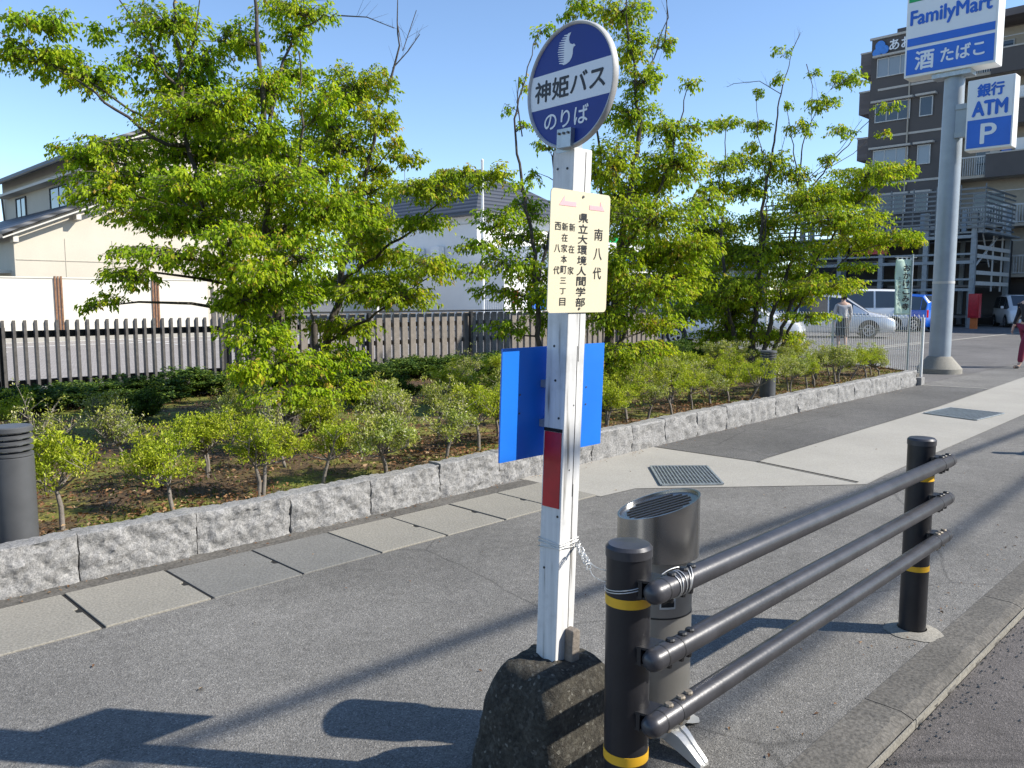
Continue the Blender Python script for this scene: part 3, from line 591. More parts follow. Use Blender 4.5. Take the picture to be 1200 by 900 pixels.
# ---------------------------------------------------------------- store sign pylon
O = gr(1100, 437); O = (O.x, O.y, 0); ps_ = thing('sign_pylon', 'tall grey pylon on a round concrete foot carrying two lit sign boxes', 'sign', O)
MB().lathe([(.42, 0), (.42, .10), (.22, .34), (.20, .345)], 40).build('foot', M['conc'], ps_, smooth=30)
MB().lathe([(.20, .34), (.195, 4), (.18, 5.95), (.18, 7)], 40).build('pole_shaft', M['polepaint'], ps_, smooth=30)
MB().lathe([(.203, 1.80), (.203, 1.85)], 40).build('pole_ring', M['framelight'], ps_, smooth=30)
sF = 17.46
def signbox(name, t0, t1, z0, z1, thick):
    fr = MB().box(sF, sF+thick, t1, t0, z0, z1).build(name, M['white'], ps_, off=O, bevel=.015); return fr
f1 = signbox('sign_box', 6.34, 4.70, 5.89, 8.3, .42)
def panel(par, name, t0, t1, z0, z1, mat, k_=0): return MB().box(sF-.006-k_*.003, sF-.002, t1, t0, z0, z1).build(name, M[mat], par, off=O)
panel(f1, 'blue_panel', 6.30, 4.74, 5.94, 6.43, 'signblue', 1); panel(f1, 'blue_stripe', 6.30, 4.74, 6.49, 6.64, 'signblue', 1)
panel(f1, 'white_face', 6.30, 4.74, 6.642, 7.33, 'signwhite'); panel(f1, 'green_stripe', 6.30, 4.74, 7.332, 8.25, 'signgreen', 1)
W0 = (sF-.012, 6.30, 0)
mb = MB(); text_into(mb, 'FamilyMart', W0, UT, UP, .77, 6.98, 1.44, .35, .06); mb.build('lettering', M['inkblue'], f1, off=O)
mb = MB(); text_into(mb, '酒', W0, UT, UP, .34, 6.19, .34, .35, .05); text_into(mb, 'たばこ', W0, UT, UP, 1.02, 6.21, .76, .26, .05); mb.build('lettering', M['signwhite'], f1, off=O)
f2 = signbox('sign_box', 5.15, 4.35, 4.32, 5.63, .32)
panel(f2, 'blue_panel', 5.12, 4.38, 4.36, 4.88, 'signblue', 1); panel(f2, 'white_face', 5.12, 4.38, 4.882, 5.60, 'signwhite')
W1 = (sF-.012, 5.12, 0)
mb = MB(); text_into(mb, '銀行', W1, UT, UP, .37, 5.41, .44, .23, .08); text_into(mb, 'ATM', W1, UT, UP, .37, 5.08, .58, .26, .10); mb.build('lettering', M['inkblue'], f2, off=O)
mb = MB(); text_into(mb, 'P', W1, UT, UP, .37, 4.61, .26, .36, .04); mb.build('lettering', M['signwhite'], f2, off=O)
for z_ in (4.62, 5.15): MB().box(sF+.1, sF+.24, 5.15, O[1]-.1, z_, z_+.1).build('bracket', M['polepaint'], ps_, off=O)
MB().box(sF+.13, sF+.16, 5.15, O[1]-.1, 4.72, 5.15).build('bracket', M['polepaint'], ps_, off=O)
MB().box(sF+.05, sF+.38, O[1]-.35, O[1]+.35, 5.80, 5.886).build('mount', M['galv'], ps_, off=O)
# ---------------------------------------------------------------- fences
f = thing('slat_fence', 'low fence of narrow grey slats on a black rail before the paved yard, at left', 'fence', (-3.5, 12.9, .15))
mb = MB(); k = 0
while k*.137 < 9.75: x = k*.137; mb.prism([(0,.0),(.09,.0),(.09,1.0),(.02,1.05),(0,1.05)], (x, .0, 0), (0,1,0), (0,0,1), .036); k += 1
mb.build('slat_panel', M['fence_slat_grey'], f)
for z_ in (.80, .1): MB().box(0, 9.7, .093, .13, z_, z_+.1).build('rail', M['black_metal'], f)
for x in (0, 3.2, 6.4, 9.62): MB().box(x, x+.09, .04, .12, 0, .95).build('fence_post', M['black_metal'], f)
f = thing('board_fence', 'fence of wide weathered boards running behind the trees to the parking lot', 'fence', (6.35, 12.9, .15))
mb = MB(); k = 0
while k*.205 < 12.2: x = k*.205; mb.prism([(0,.0),(.07,.0),(.07,1.02),(.02,1.07),(0,1.07)], (x, .0, 0), (0,1,0), (0,0,1), .13); k += 1
mb.build('slat_panel', M['fence_slat'], f)
for z_ in (.80, .45, .1): MB().box(0, 12.3, .073, .11, z_, z_+.09).build('rail', M['black_metal'], f)
MB().box(0, 12.3, -.11, -.07, 1.085, 1.12).build('handrail', M['black_metal'], f)
for x in (-.03, 2.6, 5.2, 7.8, 10.4, 12.3): MB().box(x, x+.06, -.12, -.05, 0, 1.083).build('fence_post', M['black_metal'], f)
def mesh_fence(p0, p1, ht, label, step=.05, nposts=4):
    p0 = Vector(p0); p1 = Vector(p1); d = p1-p0; L_ = d.length; d.normalize(); up = UP
    r = thing('mesh_fence', label, 'fence', p0); k = int(L_/step); mb = MB()
    for i in range(k+1):
        a = d*(i*step); hh = ht-.04 if i % 2 else ht
        mb.bar(a+up*.05, a+up*(hh-.04), .006, .006); 
        if step < .08: mb.bar(a+up*(hh-.04), a+up*hh+d*.015, .006, .006)
    for z_ in (.08, .45, .8, ht-.07): mb.bar(up*z_, d*L_+up*z_, .007, .007)
    mb.build('wire_panel', M['white'], r)
    for i in range(nposts): q = d*(L_*i/(nposts-1)); MB().tube([q+up*0, q+up*(ht-.05)], .024, 10).build('fence_post', M['white'], r, smooth=40)
mesh_fence((15.32,5.02,.12), (19.3,11.6,.12), 1.1, 'white wire mesh fence closing the far end of the planted bed', .055)
mesh_fence((21, 22.5, 0), (30, 22.5, 0), 1.55, 'white wire mesh fence standing far behind the board fence', .12, 5)
# ---------------------------------------------------------------- lamp bollards
def bollard(loc_, label):
    r = thing('lamp_bollard', label, 'bollard light', loc_, group='lamp bollards in the planted bed')
    MB().lathe([(.1, -.05), (.1, .47), (.095, .474)], 32).build('bollard_post', M['bollard'], r, smooth=30)
    hd = MB().lathe([(.068, .474), (.068, .60)], 24).build('lamp_core', M['steel'], r, smooth=30)
    for i in range(4): MB().lathe([(.07, .488+i*.032), (.1, .478+i*.032), (.1, .490+i*.032), (.07, .500+i*.032)], 32).build('louvre_ring', M['bollard'], r, smooth=30)
    MB().lathe([(.1, .603), (.103, .607), (.103, .628), (.095, .634)], 32).build('cap', M['bollard'], r, smooth=30)
bollard((1.12, 4.86, .2), 'grey lamp bollard with louvred top at the left edge, behind the granite edging')
bollard((9.76, 5.06, .2), 'dark lamp bollard standing among the far shrubs near the wire fence')
# ---------------------------------------------------------------- banner
O = (15.16, 5.2, .16); bn = thing('banner', 'pale green upright banner with black brush lettering beside the wire fence', 'banner', O)
MB().tube([(0,0,0), (0,0,2.12)], .017, 10).build('banner_pole', M['galv'], bn, smooth=40)
lf = -RIGHT*.29
MB().tube([Vector((0,0,2.06))-lf*.25, Vector((0,0,2.06))+lf*1.05], .008, 6).build('cross_rod', M['galv'], bn)
mb = MB(); nu, nv = 10, 30
for j in range(nv+1):
    for i in range(nu+1):
        u_ = i/nu; v_ = j/nv; p = lf*(.05+u_*(.95+.03*math.sin(v_*6)))+UP*(2.03-.97*v_)+FWD*(.007*math.sin(u_*7+v_*5)+.004*math.sin(v_*17+u_*3)); mb.v.append(tuple(p))
for j in range(nv):
    for i in range(nu): q = j*(nu+1)+i; mb.f.append([q, q+1, q+nu+2, q+nu+1]); mb.mi.append(0)
fl = mb.build('cloth', M['louvre'], bn, smooth=180); sm = fl.modifiers.new('thick', 'SOLIDIFY'); sm.thickness = .002; fl_ = mb
for i in range(4): mb = MB(); q = lf*(.1+i*.27); mb.bar(q+UP*2.02, q+UP*2.07, .03, .004, FWD); mb.build('loop', M['white'], bn)
mb = MB()
for i, ch in enumerate('おかけこみ寺'): text_into(mb, ch, Vector((0,0,0))-FWD*.014+lf*.33, RIGHT, UP, 0, 1.88-i*.135, .12, .108, .06)
for i, ch in enumerate('お気軽にどうぞ'): text_into(mb, ch, Vector((0,0,0))-FWD*.014+lf*.74, RIGHT, UP, 0, 1.70-i*.075, .05, .055, .0)
mb.build('lettering', M['ink'], bn)
# ---------------------------------------------------------------- guard rail
def guard(s0, s1, t_, label):
    r = thing('guard_rail', label, 'guard rail', (s0, t_, 0), .012, group='pipe guard rails along the kerb'); L = s1-s0
    for x in (0, L):
        p = MB().lathe([(.057, -.02), (.057, .868)], 40, (x,0,0)).build('post', M['guard'], r, smooth=30)
        MB().lathe([(.0595, .858), (.0595, .880), (.052, .888), (.02, .891)], 40, (x,0,0)).build('post_cap', M['guard_pipe'], p, smooth=30)
        for z_ in (.735, at(735, 882, 2.0).z) if x == 0 else (.70, .29): MB().lathe([(.0582, z_), (.0582, z_+.024)], 40, (x,0,0)).build('reflective_band', M['yellow'], p, smooth=30)
        foot = MB()
        vs = []; n2 = 28
        for k_ in range(n2): a = 2*math.pi*k_/n2; rr = .12+.02*noise.noise(Vector((math.cos(a)*2, math.sin(a)*2, x))); vs.append((x+rr*math.cos(a), rr*math.sin(a), .003))
        vs += [(x+.062*math.cos(2*math.pi*k_/n2), .062*math.sin(2*math.pi*k_/n2), .016) for k_ in range(n2)]
        foot.add(vs, [[k_, (k_+1) % n2, n2+(k_+1) % n2, n2+k_] for k_ in range(n2)]).build('mortar_foot', M['conc'], p, smooth=50)
    for zi, z_ in enumerate((.79, .62, .45)):
        y = -.098; R_ = .0285; a, b_ = -.025, L+.07
        pts = [(a-.028,y,z_), (a-.024,y,z_), (a-.014,y,z_), (a,y,z_), (b_,y,z_), (b_+.014,y,z_), (b_+.024,y,z_), (b_+.028,y,z_)]
        pr_ = [.006, .016, .025, R_, R_, .025, .016, .006]
        pipe = MB().tube(pts, pr_, 28).build('pipe', M['guard_pipe'], r, smooth=45)
        for x in (0, L):
            sg_ = 1 if x == 0 else -1
            for xx in ((.0, .115) if x == 0 else (-.05, .055)):
                pass
            # end cap seam and sleeve
            cx = x+(.005 if x == 0 else .035)
            MB().tube([(cx-.002,y,z_), (cx+.002,y,z_)], R_+.0006, 28).build('seam', M['black_metal'], pipe)
            MB().tube([(x+sg_*.075-.0015,y,z_), (x+sg_*.075+.0015,y,z_)], R_+.0008, 28).build('seam', M['black_metal'], pipe)
            br = MB(); br.prism([(-.04, -.04), (.045, -.055), (.045, -.012), (-.04, -.068)] if 0 else [(-.035,-.035),(.04,-.035),(.05,y+.012),(-.02,y+.012)], (x, 0, z_+.016), (1,0,0), (0,1,0), .006)
            br.prism([(-.035,-.035),(.04,-.035),(.05,y+.012),(-.02,y+.012)], (x, 0, z_-.026), (1,0,0), (0,1,0), .006)
            br.box(x-.03, x+.04, -.062, -.05, z_-.026, z_+.02); br.build('bracket', M['guard'], pipe)
            for bx_ in (.045, .10, .135) if x == 0 else (-.045, -.01, .04):
                bb = MB(); bb.lathe([(.012, z_+R_-.003), (.0125, z_+R_+.002), (.0095, z_+R_+.006)], 10, (x+bx_, y, 0)); bb.lathe([(.008, z_-R_-.014), (.009, z_-R_-.008), (.009, z_-R_+.002)], 8, (x+bx_, y+.002, 0)); bb.build('bolt', M['bolt'] if zi == 2 else M['black_metal'], pipe)
guard(1.615, 3.795, 1.198, 'dark bronze guard rail of two posts and three pipes beside the bus stop')
guard(9.6, 11.7, 1.235, 'further dark guard rail beyond the right edge of the picture')
# ---------------------------------------------------------------- bus stop
BX, BY = 1.945, 1.745; bs_ = thing('bus_stop', 'white painted bus stop post with round blue sign in a dark concrete block', 'bus stop', (BX, BY, 0))
hp = .0435; ZB = .31
lean = lambda p: Vector((p[0]+.023*(p[2]-ZB), p[1]-.020*(p[2]-ZB), p[2]))
# block: battered, chipped
mb = MB(); nz, npd = 14, 56; rings = []; nz = 20
for j in range(nz+1):
    z = ZB-.4675*(1-j/nz); hw = .215-.075*(j/nz)-(.03*max(0, (j/nz-.8)/.2)**2); ring = []
    for i in range(npd):
        a = 2*math.pi*i/npd; cx_, sx_ = math.cos(a), math.sin(a); q = (abs(cx_)**7+abs(sx_)**7)**(-1/7)
        d = 1+.05*noise.fractal(Vector((cx_*2.5, sx_*2.5, z*9)), 1, 2, 4)
        ring.append((cx_*q*hw*d*1.12, sx_*q*hw*d, z+(.012*noise.noise(Vector((cx_*3, sx_*3, 5))) if j > nz-3 else 0)))
    rings.append(ring)
for f_ in (.75, .45, .2): rings.append([(x*f_, y*f_, ZB+.012*noise.fractal(Vector((x*f_*30, y*f_*30, 2)), 1, 2, 3)+.004) for x, y, z in rings[nz]])
vs = [p for r_ in rings for p in r_]; nr = len(rings)
fs = [[i*npd+j, i*npd+(j+1) % npd, (i+1)*npd+(j+1) % npd, (i+1)*npd+j] for i in range(nr-1) for j in range(npd)]+[[(nr-1)*npd+j for j in range(npd)]]
MB().add(vs, fs).build('concrete_block', M['block'], bs_, smooth=60).location = (-.02, -.01, 0)
ztop = at(670, 176, (BX+BY)*C).z
mb = MB()
for z0, z1 in ((ZB-.02, ztop),):
    nn = 24; vs = []
    for i in range(nn+1):
        z = z0+(z1-z0)*i/nn
        for (x, y) in ((-hp, -hp), (hp, -hp), (hp, hp), (-hp, hp)): vs.append((x+.0006*noise.noise(Vector((x*90, 1, z*9))), y+.0006*noise.noise(Vector((y*90, 4, z*9))), z))
    fs = [[i*4+j, i*4+(j+1) % 4, (i+1)*4+(j+1) % 4, (i+1)*4+j] for i in range(nn) for j in range(4)]+[[3,2,1,0], [nn*4+j for j in range(4)]]
    mb.add(vs, fs)
post = mb.xform(lean).build('post', M['postpaint'], bs_, bevel=.003)
mb = MB()
for z0, z1, dx in ((.33, .9, .012), (.86, 1.35, .008), (1.3, ztop-.01, .013)):      # long drying cracks on the sunlit face
    pts = [(dx+.003*noise.noise(Vector((z*6, dx*90, 0))), -hp-.0004, z) for z in np.linspace(z0, z1, 14)]
    for a, b_ in zip(pts[:-1], pts[1:]): mb.bar(a, b_, .0022, .0008, Vector((0,1,0)))
mb.xform(lean).build('crack', M['black'], post)
mb = MB()
for (y_, z_) in ((.022,ztop-.06), (-.018,ztop-.062), (.006,ztop-.13), (.0,1.24), (-.02,1.12), (.01,1.35), (.02,.62), (-.03, .80)):
    mb.tube([(-hp-.0015, y_, z_), (-hp+.004, y_, z_)], .0042, 8)
for (x_, z_) in ((.0, 1.16), (-.01, .95), (.012, .72)): mb.tube([(x_, -hp-.001, z_), (x_, -hp+.004, z_)], .0025, 8)
mb.xform(lean).build('nail', M['black_metal'], post)
# bracket + disc
zc = at(674, 99, (BX+BY)*C).z-.018; xd = -hp-.014; R0 = .187
mb = MB(); mb.box(-hp-.034, -hp-.001, -.056, .000, ztop-.004, ztop+.052); mb.box(-hp-.001, .012, -.028, .03, ztop-.012, ztop+.02); brk = mb.xform(lean).build('bracket', M['galv'], bs_)
mb = MB()
for y_ in (-.046, -.028, -.01): mb.tube([(-hp-.039, y_, ztop+.038), (-hp-.034, y_, ztop+.038)], .004, 8)
mb.xform(lean).build('bolt', M['frame'], brk)
tilt = lambda p: lean(p)
def discpoly(r_, n_=64): return [(r_*math.cos(2*math.pi*k_/n_), r_*math.sin(2*math.pi*k_/n_)) for k_ in range(n_)]
YD = -.028; od = (xd, YD, zc)
yaw = Matrix.Rotation(math.radians(-4), 3, 'Z')
def dxf(p): q = yaw @ (p-Vector(od))+Vector(od); return lean(q)
disc = MB().prism(discpoly(R0-.008), (xd+.012, YD, zc), UT, UP, .012).xform(dxf).build('round_sign', M['navy'], bs_)
mb = MB(); n_ = 64; prof = [(R0-.010, -.002), (R0-.008, -.006), (R0-.003, -.008), (R0, -.004), (R0, .012), (R0-.012, .012)]
vs = [(xd+b_, YD-a_*math.cos(2*math.pi*k_/n_), zc+a_*math.sin(2*math.pi*k_/n_)) for a_, b_ in prof for k_ in range(n_)]
kk = len(prof); fs = [[i*n_+j, i*n_+(j+1) % n_, ((i+1) % kk)*n_+(j+1) % n_, ((i+1) % kk)*n_+j] for i in range(kk) for j in range(n_)]
mb.add(vs, fs).xform(dxf).build('rim', M['rimpaint'], disc, smooth=50)
rr = R0-.0095; band = [(rr*math.cos(a_), rr*math.sin(a_)) for a_ in np.linspace(-.29, .31, 10)]+[(rr*math.cos(a_), rr*math.sin(a_)) for a_ in np.linspace(math.pi-.31, math.pi+.29, 10)]
MB().prism(band, (xd, YD, zc), UT, UP, .0006).xform(dxf).build('white_band', M['signwhite'], disc)
mb = MB(); text_into(mb, '神姫バス', (xd-.0006, YD, zc), UT, UP, -.004, .003, .30, .064, .05, .0005); mb.xform(dxf).build('lettering', M['ink'], disc)
mb = MB(); text_into(mb, 'のりば', (xd-.0004, YD, zc), UT, UP, -.012, -.093, .19, .054, .03, .0005); mb.xform(dxf).build('lettering', M['signwhite'], disc)
mb = MB(); cv = lambda x, y: ((x-315)/265*R0, (440-(y+.235*(x-315)))/385*R0)
Rt = [(312,116), (302,140), (300,160), (306,182), (322,190), (332,186), (341,198), (330,206), (326,220), (326,245), (320,270), (308,292), (290,306), (272,312), (262,306)]
teeth = []; 
for i in range(13):
    y_ = 304-i*14; x_l = 232+abs(i-5)*2.2+(max(0, i-9)*7); teeth += [(x_l, y_-1), (x_l+2, y_-5), (274+max(0, i-8)*5, y_-8.5), (272+max(0, i-8)*5, y_-12.5)]
MB().prism([cv(*p) for p in Rt+teeth], (xd, YD, zc), UT, UP, .0008).xform(dxf).build('bird_emblem', M['signwhite'], disc)
# cream plate on the sunlit face
def onT(px_, t_):
    r_ = ray(*px_); rt = (-r_[0]+r_[1])*C; k_ = t_/rt; g_ = world(r_[0]*k_, r_[1]*k_, H+r_[2]*k_); return g_
tP = BY-hp-.004-.02*1.3+.0
c0 = onT((679, 296), tP); wdt = .285; hgt = .375; pc = Vector((c0.x-BX-.023*(c0.z-ZB), -hp-.002, c0.z))
def rrect(w_, h_, r_, n_=5):
    out = []
    for cx_, cy_, a0 in ((w_/2-r_, h_/2-r_, 0), (-w_/2+r_, h_/2-r_, 90), (-w_/2+r_, -h_/2+r_, 180), (w_/2-r_, -h_/2+r_, 270)):
        out += [(cx_+r_*math.cos(math.radians(a0+90*q/n_)), cy_+r_*math.sin(math.radians(a0+90*q/n_))) for q in range(n_+1)]
    return out
pl = MB().prism(rrect(wdt, hgt, .014), pc, US, UP, .003).xform(lean).build('stop_plate', M['cream'], bs_)
pf = pc+Vector((0, -.0034, 0)); K = lambda x, y: ((x-355)/332*wdt, (430-y)/625*hgt)     # plate picture -> plate metres
def glyphs(mb, s, x, ys, w_, h_, bold):
    for ch, y in zip(s, ys): a_, b_ = K(x, y); text_into(mb, ch, pf, US, UP, a_, b_, w_*wdt/332, (h_ if ch not in '一三丁' else h_*.75)*hgt/625, bold, .0005)
mb = MB(); glyphs(mb, '県立大環境人間学部', 368, [252+i*54.5 for i in range(9)], 52, 46, .035); glyphs(mb, '南八代', 458, [330, 432, 534], 48, 62, .012)
glyphs(mb, '新在家', 307, [304, 415, 525], 32, 40, .006); glyphs(mb, '新在家本町三丁目', 268, [304+i*54.5 for i in range(8)], 32, 40, .006); glyphs(mb, '西八代', 230, [304, 415, 525], 32, 40, .006)
mb.xform(lean).build('lettering', M['ink'], pl)
mb = MB(); arrow = [(0,0), (-.028,0), (-.028,.006), (.0,.006)]
a_, b_ = K(278, 185); mb.prism([(a_-.04,b_-.008),(a_+.04,b_-.008),(a_+.04,b_+.006),(a_-.015,b_+.006),(a_-.015,b_+.022)], pf, US, UP, .0006)
a_, b_ = K(440, 195); mb.prism([(a_-.035,b_-.006),(a_+.04,b_-.006),(a_+.018,b_+.022),(a_+.018,b_+.008),(a_-.035,b_+.008)], pf, US, UP, .0006)
mb.xform(lean).build('arrow', M['pink'], pl)
mb = MB()
for y_ in (143, 722): a_, b_ = K(362, y_); mb.tube([pc+Vector((a_,-.006,b_)), pc+Vector((a_,-.002,b_))], .004, 8)
mb.xform(lean).build('nail', M['frame'], pl)
# blue board on the far side
tB = BY+hp+.034; cL = onT((586, 478), tB); cR = onT((704, 458), tB); cc = (cL+cR)/2
hb_ = onT((586, 413), tB).z-onT((586, 541), tB).z
wb = (cR-cL).length; bc = Vector((cc.x-BX-.012-.023*(cc.z-ZB), hp+.040, cc.z))
bb = MB().prism(rrect(wb, hb_*1.04, .002, 1), bc, US, UP, .006).xform(lean).build('blue_board', M['bluepanel'], bs_)
mb = MB()
for q in (.03, -.03):
    for x_ in (-.17, .16): mb.tube([bc+Vector((x_,-.008,q)), bc+Vector((x_,-.005,q))], .003, 8)
mb.xform(lean).build('nail', M['frame'], bb)
for q in (.06, -.07): MB().box(-.03, .03, hp+.001, hp+.033, bc.z+q-.012, bc.z+q+.012).xform(lean).build('spacer', M['galv'], bs_)
# red reflector on the shaded face
zr0, zr1 = at(645, 597, (BX+BY)*C-.06).z, at(645, 508, (BX+BY)*C-.06).z
MB().box(-hp-.003, -hp-.0005, -.036, .036, zr0, zr1).xform(lean).build('reflector', M['red'], bs_)
MB().box(-hp-.002, -hp-.0005, -.038, .04, zr1+.001, zr1+.012).xform(lean).build('tape', M['black'], bs_)
# timber wedge at the foot
MB().prism([(-.018, 0), (.022, 0), (.026, .10), (.012, .112), (-.012, .108)], (.012, -hp-.004, ZB+.0), (1,0,0), (0,0,1), .035).build('wedge', M['barkgrey'], bs_, bevel=.004)
# true size: everything above was measured at a distance 10 % too great; bring it to its real place
KS = .905
def bake(o):
    for ch in o.children:
        if ch.data:
            n_ = len(ch.data.vertices); a = np.empty(n_*3); ch.data.vertices.foreach_get('co', a); a = a.reshape(-1, 3)+np.array(ch.location); a *= KS; a[:, 2] += H*(1-KS)
            ch.data.vertices.foreach_set('co', a.ravel()); ch.location = (0, 0, 0); ch.data.update()
        bake(ch)
bake(bs_); BX *= KS; BY *= KS; hp *= KS; ZB = H-(H-ZB)*KS; bs_.location = (BX, BY, 0)
# wire
wr = thing('tie_wire', 'twisted grey wire tying the bus stop post to the guard rail', 'wire', (BX, BY, .7))
zw = at(655, 640, (BX+BY)*C-.05).z; o = Vector((BX, BY, .7)); lx = .023*(zw-ZB); mb = MB(); e = hp+.003
for dz, tw in ((0, .0), (.012, .01), (-.014, -.012), (.004, .02)):
    ctr = Vector((BX+lx, BY-.02*(zw-ZB), zw+dz))
    loop = [ctr+Vector((a, b_, (a+b_)*tw*8)) for a, b_ in ((-e,-e),(e,-e),(e,e),(-e,e),(-e,-e))]
    mb.tube([v-o for v in loop], .0014, 6)
pA = Vector((BX+lx+e, BY-e, zw-.005))
def hang(a, b_, sag, n_=12, jit=.0):
    return [a.lerp(b_, i/n_)-UP*sag*4*(i/n_)*(1-i/n_)+Vector((random.uniform(-jit, jit), random.uniform(-jit, jit), random.uniform(-jit, jit))) for i in range(n_+1)]
g1_ = Vector((1.59, 1.253, .80))
mb.tube([v-o for v in hang(pA, g1_+UP*.01, .02)], .0016, 6)
mb.tube([v-o for v in hang(pA, g1_-UP*.02, .03, 12, .002)], .0014, 6)
for q in range(3):
    mid = pA.lerp(g1_, .5); pts = []
    for i in range(30): f_ = i/29; c_ = pA.lerp(mid, f_)-UP*.03*f_; a_ = f_*22+q*2; pts.append(c_+Vector((.007*math.cos(a_), .006*math.sin(a_), .009*math.sin(a_*1.1+q))))
    mb.tube([v-o for v in pts], .0014, 6)
for q, (ra, z0) in enumerate(((.059, .785), (.0595, .779))):
    pts = [Vector((1.615+ra*math.cos(a), 1.198+ra*math.sin(a), z0+.012*math.cos(a+1))) for a in np.linspace(1.6, 5.0, 16)]
    mb.tube([v-o for v in pts], .0013, 6)
for q, (xx, tlt) in enumerate(((1.66, .0), (1.68, .012), (1.692, .006), (1.72, .02), (1.735, .03))):
    pts = [Vector((xx+tlt*math.cos(a), 1.198-.097+(.031)*math.cos(a+.3), .79+.031*math.sin(a+.3))) for a in np.linspace(0, 6.3, 20)]
    mb.tube([v-o for v in pts], .0013, 6)
mb.tube([v-o for v in hang(Vector((1.635, 1.198-.058, .79)), Vector((1.715, 1.115, .822)), -.01)], .0013, 6)
mb.build('wire_strand', M['wire'], wr, smooth=60)
# ---------------------------------------------------------------- litter / ash bin
q = gr(775, 862, .085); O = (q.x+.09, q.y+.09, 0); bn_ = thing('ash_bin', 'brushed steel cylindrical bin with slanted top and cast feet behind the guard rail', 'bin', O)
Rb = .115; zt = at(775, 590, (O[0]+O[1])*C).z
bd = MB().lathe([(Rb*.94, .085), (Rb, .095), (Rb, zt-.17), (Rb-.004, zt-.165)], 48).build('bin_body', pm('dull bin steel', (.30, .295, .28), .42, .7, var=.12, scale=5), bn_, smooth=30)
MB().lathe([(Rb+.001, .47), (Rb+.001, .475)], 48).build('seam', M['black_metal'], bd)
mb = MB(); n_ = 56; Rh = .135; vs = []
for k_ in range(n_):
    a = 2*math.pi*k_/n_; x, y = Rh*math.cos(a), Rh*math.sin(a); zz = zt+.125*((x*C-y*C)/Rh)*.32
    vs.append((x, y, zt-.165)); 
for k_ in range(n_): a = 2*math.pi*k_/n_; x, y = Rh*math.cos(a), Rh*math.sin(a); vs.append((x, y, zt+.04*((x*C-y*C)/Rh)))
for k_ in range(n_): a = 2*math.pi*k_/n_; x, y = (Rh-.007)*math.cos(a), (Rh-.007)*math.sin(a); vs.append((x, y, zt+.04*((x*C-y*C)/Rh)))
for k_ in range(n_): a = 2*math.pi*k_/n_; x, y = (Rh-.008)*math.cos(a), (Rh-.008)*math.sin(a); vs.append((x, y, zt-.010+.04*((x*C-y*C)/Rh)))
fs = [[i*n_+j, i*n_+(j+1) % n_, (i+1)*n_+(j+1) % n_, (i+1)*n_+j] for i in range(3) for j in range(n_)]+[list(range(n_))[::-1]]
hd = MB().add(vs, fs).build('hood', M['steel'], bn_, smooth=40)
tilt_ = lambda x, y, dz=0: Vector((x, y, zt-.010+dz+.04*((x*C-y*C)/Rh)))
plate = MB(); vs = [tilt_((Rh-.009)*math.cos(2*math.pi*k_/n_), (Rh-.009)*math.sin(2*math.pi*k_/n_)) for k_ in range(n_)]; plate.add(vs, [list(range(n_))]); plate.build('ash_plate', M['steel'], hd)
mb = MB()
for i in range(-3, 4):
    w_ = math.sqrt(max(0, (Rh-.03)**2-(i*.028)**2)); c_ = RIGHT; d_ = FWD
    a = d_*(i*.028)-c_*w_; b_ = d_*(i*.028)+c_*w_; mb.bar(tilt_(a.x, a.y, .002), tilt_(b_.x, b_.y, .002), .010, .001)
mb.build('slot', M['black'], hd)
# ash slot on the body facing the road side
def bodyface(a0, a1, z0, z1, r_, th): 
    m_ = MB(); k_ = 10; vs = []
    for rr_ in (r_, r_+th):
        for z in (z0, z1):
            for i in range(k_+1): a = a0+(a1-a0)*i/k_; vs.append((rr_*math.cos(a), rr_*math.sin(a), z))
    n2 = k_+1; fs = []
    for i in range(k_): fs += [[2*n2+i, 2*n2+i+1, 3*n2+i+1, 3*n2+i], [i, n2+i, n2+i+1, i+1], [n2+i, 3*n2+i, 3*n2+i+1, n2+i+1], [i, i+1, 2*n2+i+1, 2*n2+i]]
    fs += [[0, 2*n2, 3*n2, n2], [k_, n2+k_, 3*n2+k_, 2*n2+k_]]
    return m_.add(vs, fs)
ac = math.atan2(-1, -1)+.12; zs = at(780, 706, (O[0]+O[1])*C-.1).z
bodyface(ac-.22, ac+.22, zs-.017, zs+.017, Rb-.001, .005).build('slot_frame', M['framelight'], bd, smooth=40)
bodyface(ac-.18, ac+.18, zs-.010, zs+.010, Rb+.002, .003).build('slot', M['black'], bd)
# cast four-legged foot
ft = MB()
for k_ in range(4):
    a = math.radians(-45+38+90*k_); d_ = Vector((math.cos(a), math.sin(a), 0)); s_ = Vector((-d_.y, d_.x, 0))
    st3 = [(.03, .050, .060, .088), (.09, .046, .050, .088), (.13, .036, .030, .074), (.17, .028, .012, .046), (.205, .026, .002, .022), (.215, .022, .002, .014)]
    vs = []
    for (rr_, hw, z0, z1) in st3: vs += [d_*rr_-s_*hw+UP*z0, d_*rr_+s_*hw+UP*z0, d_*rr_+s_*hw*.8+UP*z1, d_*rr_+s_*hw*.25+UP*z1, d_*rr_+s_*hw*.2+UP*(z1-.006), d_*rr_-s_*hw*.2+UP*(z1-.006), d_*rr_-s_*hw*.25+UP*z1, d_*rr_-s_*hw*.8+UP*z1]
    fs = [[i*8+j, i*8+(j+1) % 8, (i+1)*8+(j+1) % 8, (i+1)*8+j] for i in range(5) for j in range(8)]+[list(range(8)), [40+j for j in range(8)][::-1]]
    m_ = MB().add(vs, fs).build('foot', M['cast'], bn_, smooth=40); m_.location.z = k_*.0003
MB().lathe([(.10, .06), (.105, .0845)], 32).build('foot_hub', M['cast'], bn_)
